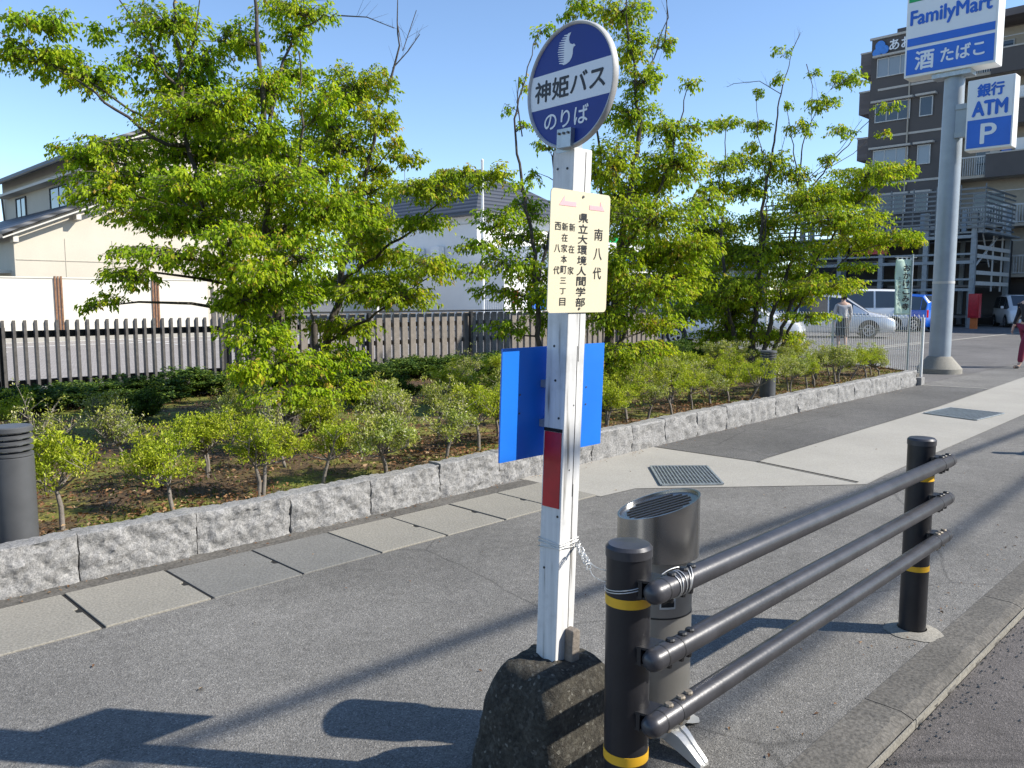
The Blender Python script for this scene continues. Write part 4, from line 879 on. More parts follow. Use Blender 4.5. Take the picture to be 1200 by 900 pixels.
# ---------------------------------------------------------------- cars
def car(label, loc_, rz, paint, st2, glass, wheels, W_, group='cars parked in the lot', rearlamp=True, van=False):
    """st2: stations (x, z_low, z_belt, z_roof, k) ; x=0 at the rear, heading +x"""
    r = thing('parked_car', label, 'car', loc_, rz, group); Lc = st2[-1][0]; xo = Lc/2
    def ring(x, zl, zb, zr, k_):
        w0 = W_/2*k_; tw = w0*(.80 if zr > zb+.15 else .9); zm = zl+(zb-zl)*.55
        return [(x-xo, y, z) for y, z in ((-w0*.93, zl), (-w0, zl+.12), (-w0, zm), (-w0*.965, zb), (-tw, zr-.07 if zr > zb+.15 else zb+(zr-zb)*.5), (-tw*.8, zr), (0, zr+.02), (tw*.8, zr), (tw, zr-.07 if zr > zb+.15 else zb+(zr-zb)*.5), (w0*.965, zb), (w0, zm), (w0, zl+.12), (w0*.93, zl))]
    R_ = [ring(*s_) for s_ in st2]; n_ = 13; vs = [p for q_ in R_ for p in q_]
    fs = [[i*n_+j, (i+1)*n_+j, (i+1)*n_+(j+1) % n_, i*n_+(j+1) % n_] for i in range(len(R_)-1) for j in range(n_)]
    fs += [list(range(n_)), [(len(R_)-1)*n_+j for j in range(n_)][::-1]]
    b_ = MB().add(vs, fs).build('body', M[paint], r, smooth=42); bv = b_.modifiers.new('b', 'BEVEL'); bv.width = .05; bv.segments = 2; bv.limit_method = 'ANGLE'; bv.angle_limit = .5
    def patch(name, i0, i1, j, off=.012, ins=.06, mat='win', par=b_):
        q = [Vector(R_[i0][j]), Vector(R_[i1][j]), Vector(R_[i1][j+1]), Vector(R_[i0][j+1])]; c_ = sum(q, Vector())/4
        nn_ = (q[1]-q[0]).cross(q[3]-q[0]).normalized(); nn_ = -nn_ if nn_.dot(c_-Vector((0,0,.7))) < 0 else nn_
        vv = [c_+(p-c_)*(1-ins)+nn_*off for p in q]; bk = [p-nn_*.03 for p in vv]
        MB().add(vv+bk, [[0,1,2,3],[7,6,5,4],[0,4,5,1],[1,5,6,2],[2,6,7,3],[3,7,4,0]]).build(name, M[mat], par)
    for i in glass['side']: patch('side_window', i, i+1, 3); patch('side_window', i, i+1, 8)
    def cross(name, i, mat, ins=.1):      # windscreen / rear window between stations i and i+1
        q = [Vector(R_[i][4]), Vector(R_[i+1][4 if 1 else 3]), Vector(R_[i+1][8]), Vector(R_[i][8])]
        q = [Vector(R_[i][5]), Vector(R_[i+1][5]), Vector(R_[i+1][7]), Vector(R_[i][7])]; c_ = sum(q, Vector())/4; nn_ = (q[1]-q[0]).cross(q[3]-q[0]).normalized()
        if nn_.z < 0: nn_ = -nn_
        vv = [c_+(p-c_)*(1-ins)+nn_*.022 for p in q]; bk = [p-nn_*.03 for p in vv]
        MB().add(vv+bk, [[0,1,2,3],[7,6,5,4],[0,4,5,1],[1,5,6,2],[2,6,7,3],[3,7,4,0]]).build(name, M[mat], b_)
    cross('windscreen', glass['front'], 'win'); cross('rear_window', glass['rear'], 'win')
    zl = st2[2][1]
    for xw in wheels:
        for sy in (-1, 1):
            y = sy*(W_/2-.10); w_ = MB().tube([(xw-xo, y-.11, .31), (xw-xo, y+.10*1.15, .31)], .31, 24).build('wheel', M['tyre'], r, smooth=40)
            yy = y+sy*.118; rm = MB(); rm.tube([(xw-xo, yy-.02*sy, .31), (xw-xo, yy+.004*sy, .31)], .075, 12)
            for s5 in range(5): a = s5*1.2566; rm.bar((xw-xo, yy, .31), (xw-xo+.2*math.cos(a), yy, .31+.2*math.sin(a)), .05, .02, Vector((0,1,0)))
            rg_ = 20; vv = [(xw-xo+q*math.cos(6.2832*k_/rg_), yy, .31+q*math.sin(6.2832*k_/rg_)) for q in (.17, .215) for k_ in range(rg_)]
            rm.add(vv, [[k_, (k_+1) % rg_, rg_+(k_+1) % rg_, rg_+k_] for k_ in range(rg_)]); rm.build('rim', M['rim'], w_)
            vv = [(xw-xo+q*math.cos(a), sy*(W_/2+.004+(0 if q < .38 else -.002)), .32+q*math.sin(a)) for q in (.30, .385) for a in np.linspace(-.15, 3.29, 15)]
            MB().add(vv, [[k_, k_+1, 16+k_, 15+k_] for k_ in range(14)]).build('wheel_arch', M['plastic'], r)
    f0 = R_[-1]; xf = Lc-xo; xr = -xo; wf = W_/2*st2[-1][4]; wr_ = W_/2*st2[0][4]; zb = st2[-1][2]
    MB().box(xf-.02, xf+.02, -wf*.5, wf*.5, zb-.24, zb-.12).build('grille', M['plastic'], b_)
    MB().box(xf-.02, xf+.025, -.26, .26, zb-.42, zb-.30).build('number_plate', M['signwhite'], b_)
    MB().box(xf-.03, xf+.015, -wf*.7, wf*.7, .28, .38).build('air_intake', M['plastic'], b_)
    for sy in (-1, 1):
        MB().box(xf-.16, xf+.012, sy*wf*.62-.13, sy*wf*.62+.13, zb-.2, zb-.04).build('headlight', M['lamp'], b_, bevel=.03)
        MB().box(xr-.012, xr+.1, sy*wr_*.86-.07, sy*wr_*.86+.07, st2[0][2]-.3, st2[0][2]+.05).build('tail_light', M['redlamp'], b_, bevel=.02)
        mi_ = glass['front']; xm = st2[mi_][0]-xo+.15; MB().box(xm-.08, xm+.08, sy*(W_/2+.08)-.07, sy*(W_/2+.08)+.07, st2[mi_][2]+.02, st2[mi_][2]+.16).build('mirror', M[paint], b_, bevel=.03)
    MB().box(xr-.015, xr+.01, -.2, .2, .55, .68).build('number_plate', M['signwhite'], b_)
    return r
MPV = [(0, .3, .85, .95, .86), (.08, .24, .9, 1.15, .94), (.45, .2, .93, 1.55, 1), (1.2, .2, .93, 1.66, 1), (2.3, .2, .92, 1.66, 1), (2.9, .2, .91, 1.6, 1), (3.75, .2, .88, 1.02, 1), (4.35, .2, .78, .88, .96), (4.65, .24, .68, .74, .84), (4.72, .3, .6, .62, .74)]
KEI = [(0, .3, .95, 1.0, .92), (.04, .22, .98, 1.35, .97), (.28, .2, .98, 1.66, 1), (1.2, .2, .97, 1.72, 1), (2.3, .2, .96, 1.68, 1), (2.95, .2, .95, 1.1, 1), (3.3, .22, .84, .92, .94), (3.4, .3, .7, .72, .84)]
VAN = [(0, .3, 1.05, 1.1, .95), (.03, .22, 1.08, 1.75, .98), (.2, .2, 1.08, 1.92, 1), (1.6, .2, 1.06, 1.95, 1), (3.2, .2, 1.05, 1.93, 1), (3.95, .2, 1.03, 1.25, .98), (4.3, .22, .9, .98, .93), (4.4, .3, .75, .78, .85)]
cr = lambda deg: math.radians(-45+deg)       # heading measured from the camera's right
p = gr(978, 396); car('silver grey people carrier with alloy wheels, parked nearest the walking woman', (p.x+.5, p.y+.5, 0), cr(-17), 'carsilver', MPV, dict(side=(2,3,4,5), front=5, rear=1), (.85, 3.75), 1.72)
p = gr(852, 404); car('white car mostly hidden behind the far maple, its rounded nose showing', (p.x, p.y, 0), cr(-25), 'carwhite', MPV, dict(side=(2,3,4,5), front=5, rear=1), (.85, 3.75), 1.7)
p = at(1003, 370, 38.5); car('white van with dark side windows, parked behind the silver car', (p.x, p.y, 0), cr(172), 'carwhite', VAN, dict(side=(1,2,3,4), front=4, rear=1), (.75, 3.4), 1.68)
p = at(1058, 370, 38.5); car('bright blue compact car parked beside the green banner', (p.x, p.y, 0), cr(118), 'carblue', KEI, dict(side=(1,2,3,4), front=4, rear=1), (.55, 2.8), 1.55)
p = at(1190, 370, 43.5); car('white compact car facing the street at the far right, under the brown block', (p.x, p.y, 0), cr(-108), 'carwhite', KEI, dict(side=(1,2,3,4), front=4, rear=1), (.55, 2.8), 1.5)
# ---------------------------------------------------------------- people
def skin_mesh(name, verts, edges_, mat, parent, sub=2):
    me = bpy.data.meshes.new(name); me.from_pydata([v[:3] for v in verts], edges_, []); o_ = bpy.data.objects.new(name, me); sc.collection.objects.link(o_)
    o_.modifiers.new('skin', 'SKIN'); s2 = o_.modifiers.new('sub', 'SUBSURF'); s2.levels = s2.render_levels = sub
    for i, v in enumerate(verts):
        sv = me.skin_vertices[0].data[i]; rr_ = v[3]; sv.radius = (rr_, v[4] if len(v) > 4 else rr_); sv.use_root = (i == 0)
    bpy.context.view_layer.update(); ev = o_.evaluated_get(bpy.context.evaluated_depsgraph_get()); m2 = bpy.data.meshes.new_from_object(ev)
    bpy.data.objects.remove(o_); m2.materials.clear(); m2.materials.append(mat); m2.name = name
    for p_ in m2.polygons: p_.material_index = 0
    return link(name, m2, parent, smooth=180)
def person(label, loc_, rz, h, stride, top, bottom, hairstyle, arms, skirt=False, bag=False):
    """faces local +X"""
    k_ = h/1.7; r = thing('person', label, 'person', loc_, rz)
    S_ = lambda L_: [tuple(q*k_ for q in v) for v in L_]
    sf = stride
    body = S_([(0,0,.95,.12,.10), (0,0,1.12,.11,.09), (0,0,1.30,.135,.1), (0,0,1.42,.10,.08), (.01,0,1.49,.05), (.015,0,1.56,.062), (.02,0,1.62,.078,.085), (.01,0,1.68,.055),
        (.01,.09,.88,.085), (.02+sf*.22,.09,.49,.055), (sf*.38-.04,.09,.11,.038), (sf*.38,.09,.045,.035), (sf*.38+.13,.10,.03,.028),
        (.01,-.09,.88,.085), (.03-sf*.16,-.09,.49,.055), (-sf*.42,-.09,.13,.038), (-sf*.42-.02,-.09,.06,.035), (-sf*.42+.11,-.10,.03,.028),
        (0,.17,1.40,.052), (arms[0]*.12-.02,.23,1.13,.04), (arms[0]*.35+.02,.22,.90,.03), (arms[0]*.40+.03,.215,.83,.026), (arms[0]*.44+.04,.21,.77,.014),
        (0,-.17,1.40,.052), (arms[1]*.12-.02,-.23,1.13,.04), (arms[1]*.35+.02,-.22,.90,.03), (arms[1]*.40+.03,-.215,.83,.026), (arms[1]*.44+.04,-.21,.77,.014)])
    ed = [(0,1),(1,2),(2,3),(3,4),(4,5),(5,6),(6,7),(0,8),(8,9),(9,10),(10,11),(11,12),(0,13),(13,14),(14,15),(15,16),(16,17),(3,18),(18,19),(19,20),(20,21),(21,22),(3,23),(23,24),(24,25),(25,26),(26,27)]
    skin_mesh('body', body, ed, M['skin'], r)
    g_ = .014*k_
    tv = [body[i] for i in (0,1,2,3)]+[body[18], body[19], body[20]]+[body[23], body[24], body[25]]
    tv = [tuple(list(v[:3])+[v[3]+g_+(.02 if i < 3 else 0)]+([v[4]+g_+.02] if len(v) > 4 else [])) for i, v in enumerate(tv)]
    tv[6] = (*Vector(tv[5][:3]).lerp(Vector(tv[6][:3]), .9), tv[6][3]); tv[9] = (*Vector(tv[8][:3]).lerp(Vector(tv[9][:3]), .9), tv[9][3])
    skin_mesh('shirt' if skirt else 'jacket', tv, [(0,1),(1,2),(2,3),(3,4),(4,5),(5,6),(3,7),(7,8),(8,9)], top, r)
    if skirt:
        mb = MB(); n_ = 24; pf_ = [(.135, 1.02), (.175, .88), (.19, .7), (.205, .5)]
        vs = [(rr_*k_*math.cos(t)*(.8+.1*sf)*(1+.04*math.sin(6*t)*(1.02-z)), rr_*k_*math.sin(t)*(1.0), z*k_) for rr_, z in pf_ for t in [6.2832*q/n_ for q in range(n_)]]
        mb.add(vs, [[i*n_+j, i*n_+(j+1) % n_, (i+1)*n_+(j+1) % n_, (i+1)*n_+j] for i in range(3) for j in range(n_)]).build('skirt', bottom, r, smooth=180)
    else:
        bv_ = [body[i] for i in (0, 8, 9, 10, 13, 14, 15)]; bv_ = [tuple(list(v[:3])+[v[3]+g_+.006]+([v[4]+g_+.006] if len(v) > 4 else [])) for v in bv_]
        skin_mesh('trousers', bv_, [(0,1),(1,2),(2,3),(0,4),(4,5),(5,6)], bottom, r)
    for i in (11, 16):
        v = body[i]; e_ = body[i+1]; skin_mesh('shoe', [(v[0]-.02*k_, v[1], v[2]-.01, .044*k_), (v[0]+.06*k_, v[1], v[2]-.014, .042*k_), (e_[0], e_[1], e_[2]+.004, .036*k_)], [(0,1),(1,2)], M['cloth_black'], r)
    hv = S_([(-.015,0,1.66,.080), (-.045,0,1.60,.07), (-.05,0,1.54,.045)]+([(-.10,0,1.64,.045)] if hairstyle == 'bun' else [(-.03,0,1.70,.05)]))
    skin_mesh('hair', hv, [(0,1),(1,2),(0,3)], M['hair'], r)
    # face
    fb = MB()
    for sy in (-1, 1): fb.lathe([(.004,-.006),(.009,0),(.004,.006)], 8, (.098*k_, sy*.03*k_, 1.62*k_))
    fb.build('eyes', M['hair'], r); nb = MB(); nb.add([(.10*k_,-.012*k_,1.585*k_),(.10*k_,.012*k_,1.585*k_),(.098*k_,0,1.63*k_),(.122*k_,0,1.59*k_)], [[0,1,3],[1,2,3],[2,0,3],[0,2,1]]); nb.build('nose', M['skin'], r)
    mo = MB(); mo.box(.088*k_, .099*k_, -.022*k_, .022*k_, 1.552*k_, 1.56*k_); mo.build('mouth', M['redlamp'], r)
    for sy, i in ((1, 21), (-1, 26)):        # fingers and thumb
        v = Vector(body[i][:3]); d_ = (Vector(body[i+1][:3])-v).normalized(); mb = MB()
        for q, ln in ((-1.5,.065), (-.5,.075), (.5,.07), (1.5,.055)):
            b0 = v+d_*.03+Vector((q*.013, 0, 0)); mb.tube([b0, b0+d_*ln*.55, b0+d_*ln*.8+Vector((.0, -sy*.012, 0)), b0+d_*ln+Vector((0,-sy*.028,0))], [.008,.0075,.0065,.004], 6)
        b0 = v+Vector((.018,0,0)); mb.tube([b0, b0+d_*.025+Vector((.014,-sy*.006,0)), b0+d_*.05+Vector((.016,-sy*.016,0))], [.010,.009,.005], 6)
        mb.build('fingers', M['skin'], r, smooth=60)
    if bag:
        MB().box(-.05, .09, -.27, -.20, .95*k_, 1.14*k_).build('bag_placeholder', M['cloth_black'], r, bevel=.02)
    return r
p = gr(986, 413); person('woman seen from behind in grey blouse and black skirt, walking past the silver car', (p.x, p.y, 0), math.radians(45-12), 1.62, .35, M['cloth_grey'], M['cloth_black'], 'bun', (.3, .5), True)
p = gr(1201, 431); person('person in black jacket and maroon trousers walking at the right edge', (p.x, p.y, 0), math.radians(135+15), 1.70, .75, M['cloth_black'], M['cloth_red'], 'short', (-.2, .35))
# ---------------------------------------------------------------- overhead cables of the street (their soft shadows cross the pavement)
hs = Vector((sd.x, sd.y, 0))/sd.z
def cable(a, b_, za, zb, r_, label):
    A = Vector((*a, 0))+hs*za+UP*za; B = Vector((*b_, 0))+hs*zb+UP*zb
    mb = MB(); mb.tube([v-A for v in hang(A, B, .0)], r_, 8); o_ = mb.build('overhead_cable', M['black_metal'], smooth=60); o_.location = A; return tag(o_, label, 'cable', 'overhead street cables')
cable((-12.0, 3.06), (30.0, 1.71), 6.2, 6.2, .032, 'thick overhead cable bundle strung above the near side of the road')
cable((-8, 1.12), (24, 2.2), 6.8, 6.8, .028, 'thinner overhead cable strung further along the road')
# ---------------------------------------------------------------- trees
def px3(x, y, D, d): return at(x, y, D+d)
def tree(name, label, cat, D, stems, pads, leaf, dens, mat, seed, bare=(), group='maple trees in the planted bed', rtop=.012, base=None, lw=.5):
    rn = random.Random(seed); ng = np.random.default_rng(seed); wood = MB(); samples = []
    b0 = stems[0][0][0]; root = Vector(base) if base else Vector(px3(b0[0], b0[1], D, 0)); root.z = .2
    t = thing(name, label, cat, root, group=group)
    br = MB()
    for pts, r0, r1 in stems:
        P3 = [px3(x, y, D, d) for x, y, d in pts]; fine = []
        for a, b_ in zip(P3[:-1], P3[1:]):
            n_ = max(3, int((b_-a).length/.12))
            for i in range(n_): f_ = i/n_; fine.append(a.lerp(b_, f_)+Vector([.012*rn.gauss(0, 1) for _ in range(3)])*(1 if fine else 0))
        fine.append(P3[-1]); k_ = len(fine); rad = [r0+(r1-r0)*(i/(k_-1))**.8 for i in range(k_)]
        wood.tube([v-root for v in fine], rad, 10)
        samples += list(zip(fine, rad))
    LP, LD, LR = [], [], []
    m2p = D/F
    for pad in pads:
        cx_, cy_, rx, ry = pad[:4]; d = pad[4] if len(pad) > 4 else rn.uniform(-.9, .9); dn = pad[5] if len(pad) > 5 else 1
        c_ = px3(cx_, cy_, D, d); a_, h_ = rx*m2p*1.07, ry*m2p*.98
        best = min(samples, key=lambda sm: (sm[0]-c_).length+1.6*max(0, sm[0].z-c_.z+.05))
        q, rq = best; tip = c_+(c_-q).normalized()*a_*.2-UP*h_*.2
        mid1 = q.lerp(tip, .35)+UP*.03+Vector([rn.gauss(0, .03) for _ in range(3)]); mid2 = q.lerp(tip, .7)+UP*.05+Vector([rn.gauss(0, .03) for _ in range(3)])
        path = [q, mid1, mid2, tip]; r_b = min(rq*.6, .006+.012*(tip-q).length)
        br.tube([v-root for v in path], [r_b, r_b*.7, r_b*.5, .002], 6)
        nl = int(4.3*dens*dn*(a_*h_*3.14+a_*a_*.5)/(leaf*leaf*lw)); ntw = max(4, nl//16)
        for _ in range(ntw):
            st0 = path[1].lerp(path[3], rn.random()) if (tip-q).length < a_*2.5 else path[2].lerp(path[3], rn.random())
            while True:
                e_ = Vector([rn.uniform(-1, 1) for _ in range(3)])
                if e_.length < 1: break
            e_ = e_*(.45+.55*e_.length)/max(e_.length, .3) if e_.length > .2 else e_
            end = c_+RIGHT*e_.x*a_+FWD*e_.y*a_*.9+UP*e_.z*h_
            if (st0-end).length > a_*1.6: st0 = c_.lerp(end, .1)-UP*h_*.4
            mid = st0.lerp(end, .5)+UP*(.02+.06*(end-st0).length)
            br.tube([st0-root, mid-root, end-root], [.0035, .0025, .0012], 3, False)
            dd = (end-mid).normalized(); tr = rn.gauss(0, .18)
            for k_ in range(nl//ntw+1):
                f_ = rn.random()**.7; p_ = mid.lerp(end, f_) if rn.random() < .75 else st0.lerp(mid, .4+.6*f_)
                p_ = p_+Vector([rn.gauss(0, leaf*.35) for _ in range(3)]); LP.append(p_-root); LR.append(tr)
                LD.append(dd*.6+Vector((rn.gauss(0, .6), rn.gauss(0, .6), -.75+rn.gauss(0, .25))))
    for pts in bare:
        P3 = [px3(x, y, D, d) for x, y, d in pts]; br.tube([v-root for v in P3], [.006*(1-i/len(P3))+.002 for i in range(len(P3))], 5)
        for i in range(1, len(P3)):
            for _ in range(3):
                a = P3[i-1].lerp(P3[i], rn.random()); e_ = a+(P3[i]-P3[i-1]).normalized()*.12+Vector((rn.gauss(0, .09), rn.gauss(0, .09), abs(rn.gauss(.08, .07)))); br.tube([a-root, e_-root], [.002, .0008], 3, False)
    wood.build('trunk', M['bark'], t, smooth=70); br.build('branches', M['bark'], t, smooth=70)
    P = np.array([tuple(v) for v in LP]); k_ = len(P); D_ = np.array([tuple(v) for v in LD]); assert len(LR) == k_; N_ = ng.normal(size=(k_, 3))*.45+np.array([0, 0, 1.0])
    sz = ng.uniform(.55, 1.3, k_)*leaf
    rv = np.clip(ng.beta(2.2, 2.6, k_)+np.array(LR)+(ng.random(k_) < .05)*.4, 0, 1)
    leaves_mesh('crown', P, D_, N_, sz, sz*ng.uniform(.42, .6, k_), mat, t, rv); print(name, k_)
TA = [(225,100,40,18,.2),(345,90,35,26,.5),(380,120,35,26,-.2),(280,235,60,24,.9),(330,180,50,26,.8),(200,240,45,16,.6),(305,355,45,20,.9),(360,340,40,20,.8),(28,28,30,12,-.6),(65,28,28,20,-.5),(50,70,52,22,-.4),(105,92,42,26,-.3),(20,60,25,14,-.5),(118,42,20,14,0),(195,32,55,30,.1),(170,75,32,24,0),(240,75,40,28,.2),(285,45,28,26,.4),
 (225,135,70,28,-.3),(120,178,55,18,-.5),(150,210,75,22,-.4),(90,185,28,12,-.7),(118,228,44,16,-.8),(165,250,52,15,-.7),(210,180,60,25,.2),(265,180,50,36,.3),(190,300,58,15,-.9),(115,357,20,13,-1),(150,328,38,13,-.9),
 (225,262,72,20,-.4),(262,315,42,24,-.3),(285,350,42,22,-.5),(345,15,55,18,.4),(290,52,27,14,.1),(345,45,25,24,.3),(310,110,45,32,.1),(300,165,55,34,-.2),(310,215,75,28,-.5),(375,245,70,34,-.1),(352,300,62,32,-.6),
 (320,345,60,26,-.3),(300,395,46,24,-.7),(335,428,60,20,-.6),(292,436,28,16,-1),(345,466,58,12,-.9),(395,420,40,22,.1),(250,225,60,25,.5),(330,270,60,30,.7),(240,150,50,25,.7),(310,370,50,25,.7),(220,215,50,18,-.9),(270,280,45,18,-1),(380,200,40,24,.3),(300,320,40,18,-1.1),(255,120,40,20,-.6),(200,110,40,22,.4)]
tree('maple_tree', 'large maple with several dark trunks and layered fresh leaves, nearest the left', 'tree', 7.6,
 [([(345,522,0),(340,490,0),(338,440,.1),(325,380,.05),(318,300,0),(315,230,0),(312,160,0),(303,60,0),(296,-20,0)],.085,.012),
  ([(352,524,.15),(362,480,.2),(372,430,.2),(368,380,.2)],.05,.03), ([(335,520,-.1),(322,470,-.2),(300,430,-.2),(285,380,-.2),(262,300,-.2),(235,230,-.2),(217,165,-.1),(212,105,0),(208,40,0),(205,-30,0)],.045,.008),
  ([(217,170,-.1),(197,172,-.3),(150,140,-.4),(110,108,-.5),(60,75,-.5),(5,65,-.5)],.022,.004), ([(205,160,-.2),(150,125,-.3),(100,95,-.4),(0,38,-.5)],.014,.004),
  ([(213,105,0),(190,80,-.1),(170,45,0),(140,0,0)],.016,.006), ([(212,80,0),(228,45,.1),(234,0,.1)],.012,.005),
  ([(313,160,0),(325,90,.2),(345,40,.3),(375,20,.3),(395,15,.3)],.022,.004), ([(318,300,0),(345,240,.1),(355,150,.1),(350,60,.2)],.02,.006)],
 TA, .046, .98, M['leaf'], 3)
TA2 = [(410,250,50,24,.4),(405,335,52,22,.6),(455,300,42,18,.1),(425,275,40,18,-.3),(450,330,40,14,-.4),(415,105,52,34,.2),(455,90,14,18,0,.5),(400,172,55,32,.3),(478,185,26,14,.2),(463,168,14,11,-.2),(438,140,30,25,-.3),(430,225,40,22,0),(500,225,48,16,-.6),(545,212,40,16,-.5),(590,205,18,14,-.6),(500,262,40,11,-.4),(440,265,40,22,.4),
 (505,317,40,20,-.7),(470,350,45,14,-.8),(435,345,50,18,-.6),(430,300,45,20,.4),(400,385,50,16,.0),(380,150,40,22,.5),(395,455,48,14,-.9),(440,200,25,20,.5)]
tree('maple_tree', 'slimmer maple leaning right behind the large one, with bare twigs on top', 'tree', 8.6,
 [([(372,494,0),(376,460,0),(384,400,0),(400,330,.1),(412,270,.2),(428,205,.3),(438,150,.2),(458,98,.2),(467,55,.2),(466,-10,.2)],.06,.004), ([(412,270,.2),(395,215,.1),(398,150,.1),(408,100,0)],.025,.006),
  ([(400,330,.1),(440,300,-.1),(480,270,-.3),(520,235,-.5),(560,215,-.5)],.022,.004), ([(384,400,0),(430,375,-.3),(475,345,-.6),(520,315,-.7)],.022,.004), ([(430,205,.3),(450,185,.2),(468,160,0)],.01,.003)],
 TA2, .046, 1.0, M['leaf2'], 5, bare=[[(466,30,.2),(472,60,.2),(488,12,.2)],[(395,18,.2),(430,20,.2),(462,33,.2)],[(460,80,.2),(478,60,.2),(492,40,.2)]])
TB2 = [(600,275,40,20,.5),(630,325,34,20,.5),(575,340,30,12,.2),(645,345,30,18,-.3),(610,240,22,12,.3,.8),(605,218,22,10,-.5,.6),(585,255,34,14,-.3),(600,310,42,22,0),(560,290,28,12,-.4),(615,350,32,18,.1),(590,385,34,11,-.2),(632,40,20,13,.2,.5),(612,97,13,11,.1,.5),(612,150,12,10,0,.6),(634,170,16,18,.2,.6),(590,130,10,8,0,.4),(628,250,22,18,.2),(550,320,25,10,-.5),(640,290,25,20,.3),(640,375,30,20,.3),(667,18,14,12,.3,.7),(625,205,14,14,.3,.6)]
tree('maple_tree', 'thin sparse maple standing behind the round bus stop sign', 'tree', 9.2,
 [([(640,478,0),(634,420,0),(628,340,0),(622,270,0),(612,205,0),(604,165,0),(606,130,0),(618,80,.1),(630,40,.2)],.04,.004), ([(622,300,0),(600,320,-.1),(570,295,-.3)],.014,.003), ([(628,340,0),(650,250,.2),(650,120,.3),(665,30,.3)],.02,.004)],
 TB2, .050, .75, M['leaf'], 8, bare=[[(612,160,0),(606,120,0),(608,90,0)]])
TB = [(735,345,50,22,.5),(755,300,50,24,.6),(700,350,30,24,.1),(815,290,36,22,.0),(770,210,40,24,.6),(725,15,42,18,.2),(740,55,25,30,.1),(777,50,15,18,.3,.8),(752,95,28,22,0),(740,135,36,28,.1),(722,190,32,38,-.2),(782,155,32,20,.3),(808,98,16,12,.3,.6),(790,195,48,32,.2),(760,258,70,36,-.2),(718,310,42,28,-.4),(790,300,45,26,.3),(765,340,52,24,-.3),
 (712,372,38,22,-.3),(745,412,50,13,-.6),(800,330,45,22,.5),(740,232,45,25,.6),(705,250,25,25,.4),(830,235,26,20,.2),(710,425,40,18,-.4),(700,130,16,20,.2,.6),(680,8,20,14,.2),(820,150,20,14,.2,.6),(775,380,40,15,.2),(700,200,20,30,.3)]
tree('maple_tree', 'upright maple directly behind the cream plate, its crown reaching the top edge', 'tree', 9.3,
 [([(712,488,0),(712,440,0),(716,380,0),(726,300,0),(740,220,0),(748,150,0),(745,90,0),(735,30,0),(730,-20,0)],.075,.006), ([(716,380,0),(700,310,.2),(705,220,.3),(700,120,.2),(690,20,.2)],.03,.005),
  ([(726,300,0),(765,250,.1),(785,190,.2),(800,130,.3),(808,95,.3)],.028,.004), ([(712,430,0),(745,360,-.2),(790,310,.2),(830,250,.2)],.03,.004), ([(745,100,0),(765,70,.2),(780,20,.2),(781,-10,.2)],.01,.003)],
 TB, .047, 1.0, M['leaf2'], 13, bare=[[(778,60,.2),(782,20,.2),(781,-8,.2)],[(768,110,.2),(766,85,.2),(764,60,.2)]])
TC = [(840,395,40,12,.4),(900,395,45,10,.3),(860,360,50,18,.7),(920,350,40,14,.5),(820,345,40,20,.6),(870,190,26,14,0,.7),(905,190,28,16,.1,.7),(940,150,22,12,.1,.6),(925,205,30,16,.2,.8),(985,155,22,10,.2,.6),(850,195,24,14,-.2,.8),(980,225,30,14,.3,.8),(915,60,13,5,0,.6),(910,92,11,7,0,.7),(922,125,8,7,0,.7),(890,108,10,7,0,.7),(965,122,24,12,.2,.8),(995,92,26,12,.3,.8),(953,88,8,8,.1,.7),(850,145,20,10,-.3),(888,148,17,10,.2),(880,172,13,8,.1),(970,188,12,11,.2,.8),(1040,125,16,7,.3,.6),(1036,158,12,6,.3,.7),
 (1020,206,48,17,0),(875,222,32,20,.3),(950,235,48,24,-.2),(980,258,62,17,-.5),(1045,278,36,10,-.3),(1000,285,48,18,.2),(1005,313,24,6,-.3),(965,335,52,13,-.6),(910,300,66,26,.2),(865,340,52,24,-.2),(945,372,34,6,-.9),(835,270,48,28,.5),(812,320,38,28,.2),(803,368,48,16,-.1),(868,383,38,14,.3),
 (900,262,40,20,.6),(840,222,20,14,0),(1000,235,35,12,.6),(1060,200,18,12,.1,.8),(930,325,45,18,.7),(1070,283,18,7,-.2),(850,300,45,22,.8)]
tree('maple_tree', 'broad open maple with many thin stems near the far end of the bed', 'tree', 14.8,
 [([(868,432,0),(862,400,0),(850,350,0),(846,280,0),(848,220,0),(850,150,0)],.05,.006), ([(880,432,0),(884,380,.1),(890,310,.1),(894,240,.1),(908,160,.1),(914,110,.1),(928,60,.1)],.06,.005),
  ([(890,432,0),(905,370,0),(930,300,.1),(935,220,.1),(940,170,.2),(960,120,.2)],.05,.005), ([(900,432,0),(925,360,0),(960,300,.2),(1000,240,.2),(1050,200,.2)],.045,.005), ([(905,432,.1),(940,350,0),(1000,295,-.2),(1060,280,-.2)],.035,.005),
  ([(872,430,.2),(850,380,.2),(820,330,.2),(800,290,.2)],.04,.006), ([(932,240,.1),(975,190,.2),(1010,150,.3),(1035,125,.3)],.02,.004), ([(935,220,.1),(930,170,.1),(920,120,.1)],.015,.004),([(890,330,0),(900,230,0),(888,150,0),(886,110,0)],.02,.004)],
 TC, .060, 1.05, M['leaf2'], 21, bare=[[(928,60,.1),(935,45,.1),(938,38,.1)],[(915,110,.1),(890,95,.1),(860,98,.1),(852,102,.1)],[(935,220,0),(985,175,.2),(1010,140,.2)],[(940,215,0),(1000,180,.2),(1016,165,.2)],[(925,230,0),(915,180,0),(925,140,0)],[(945,75,.1),(952,100,.1),(950,160,.1)]])
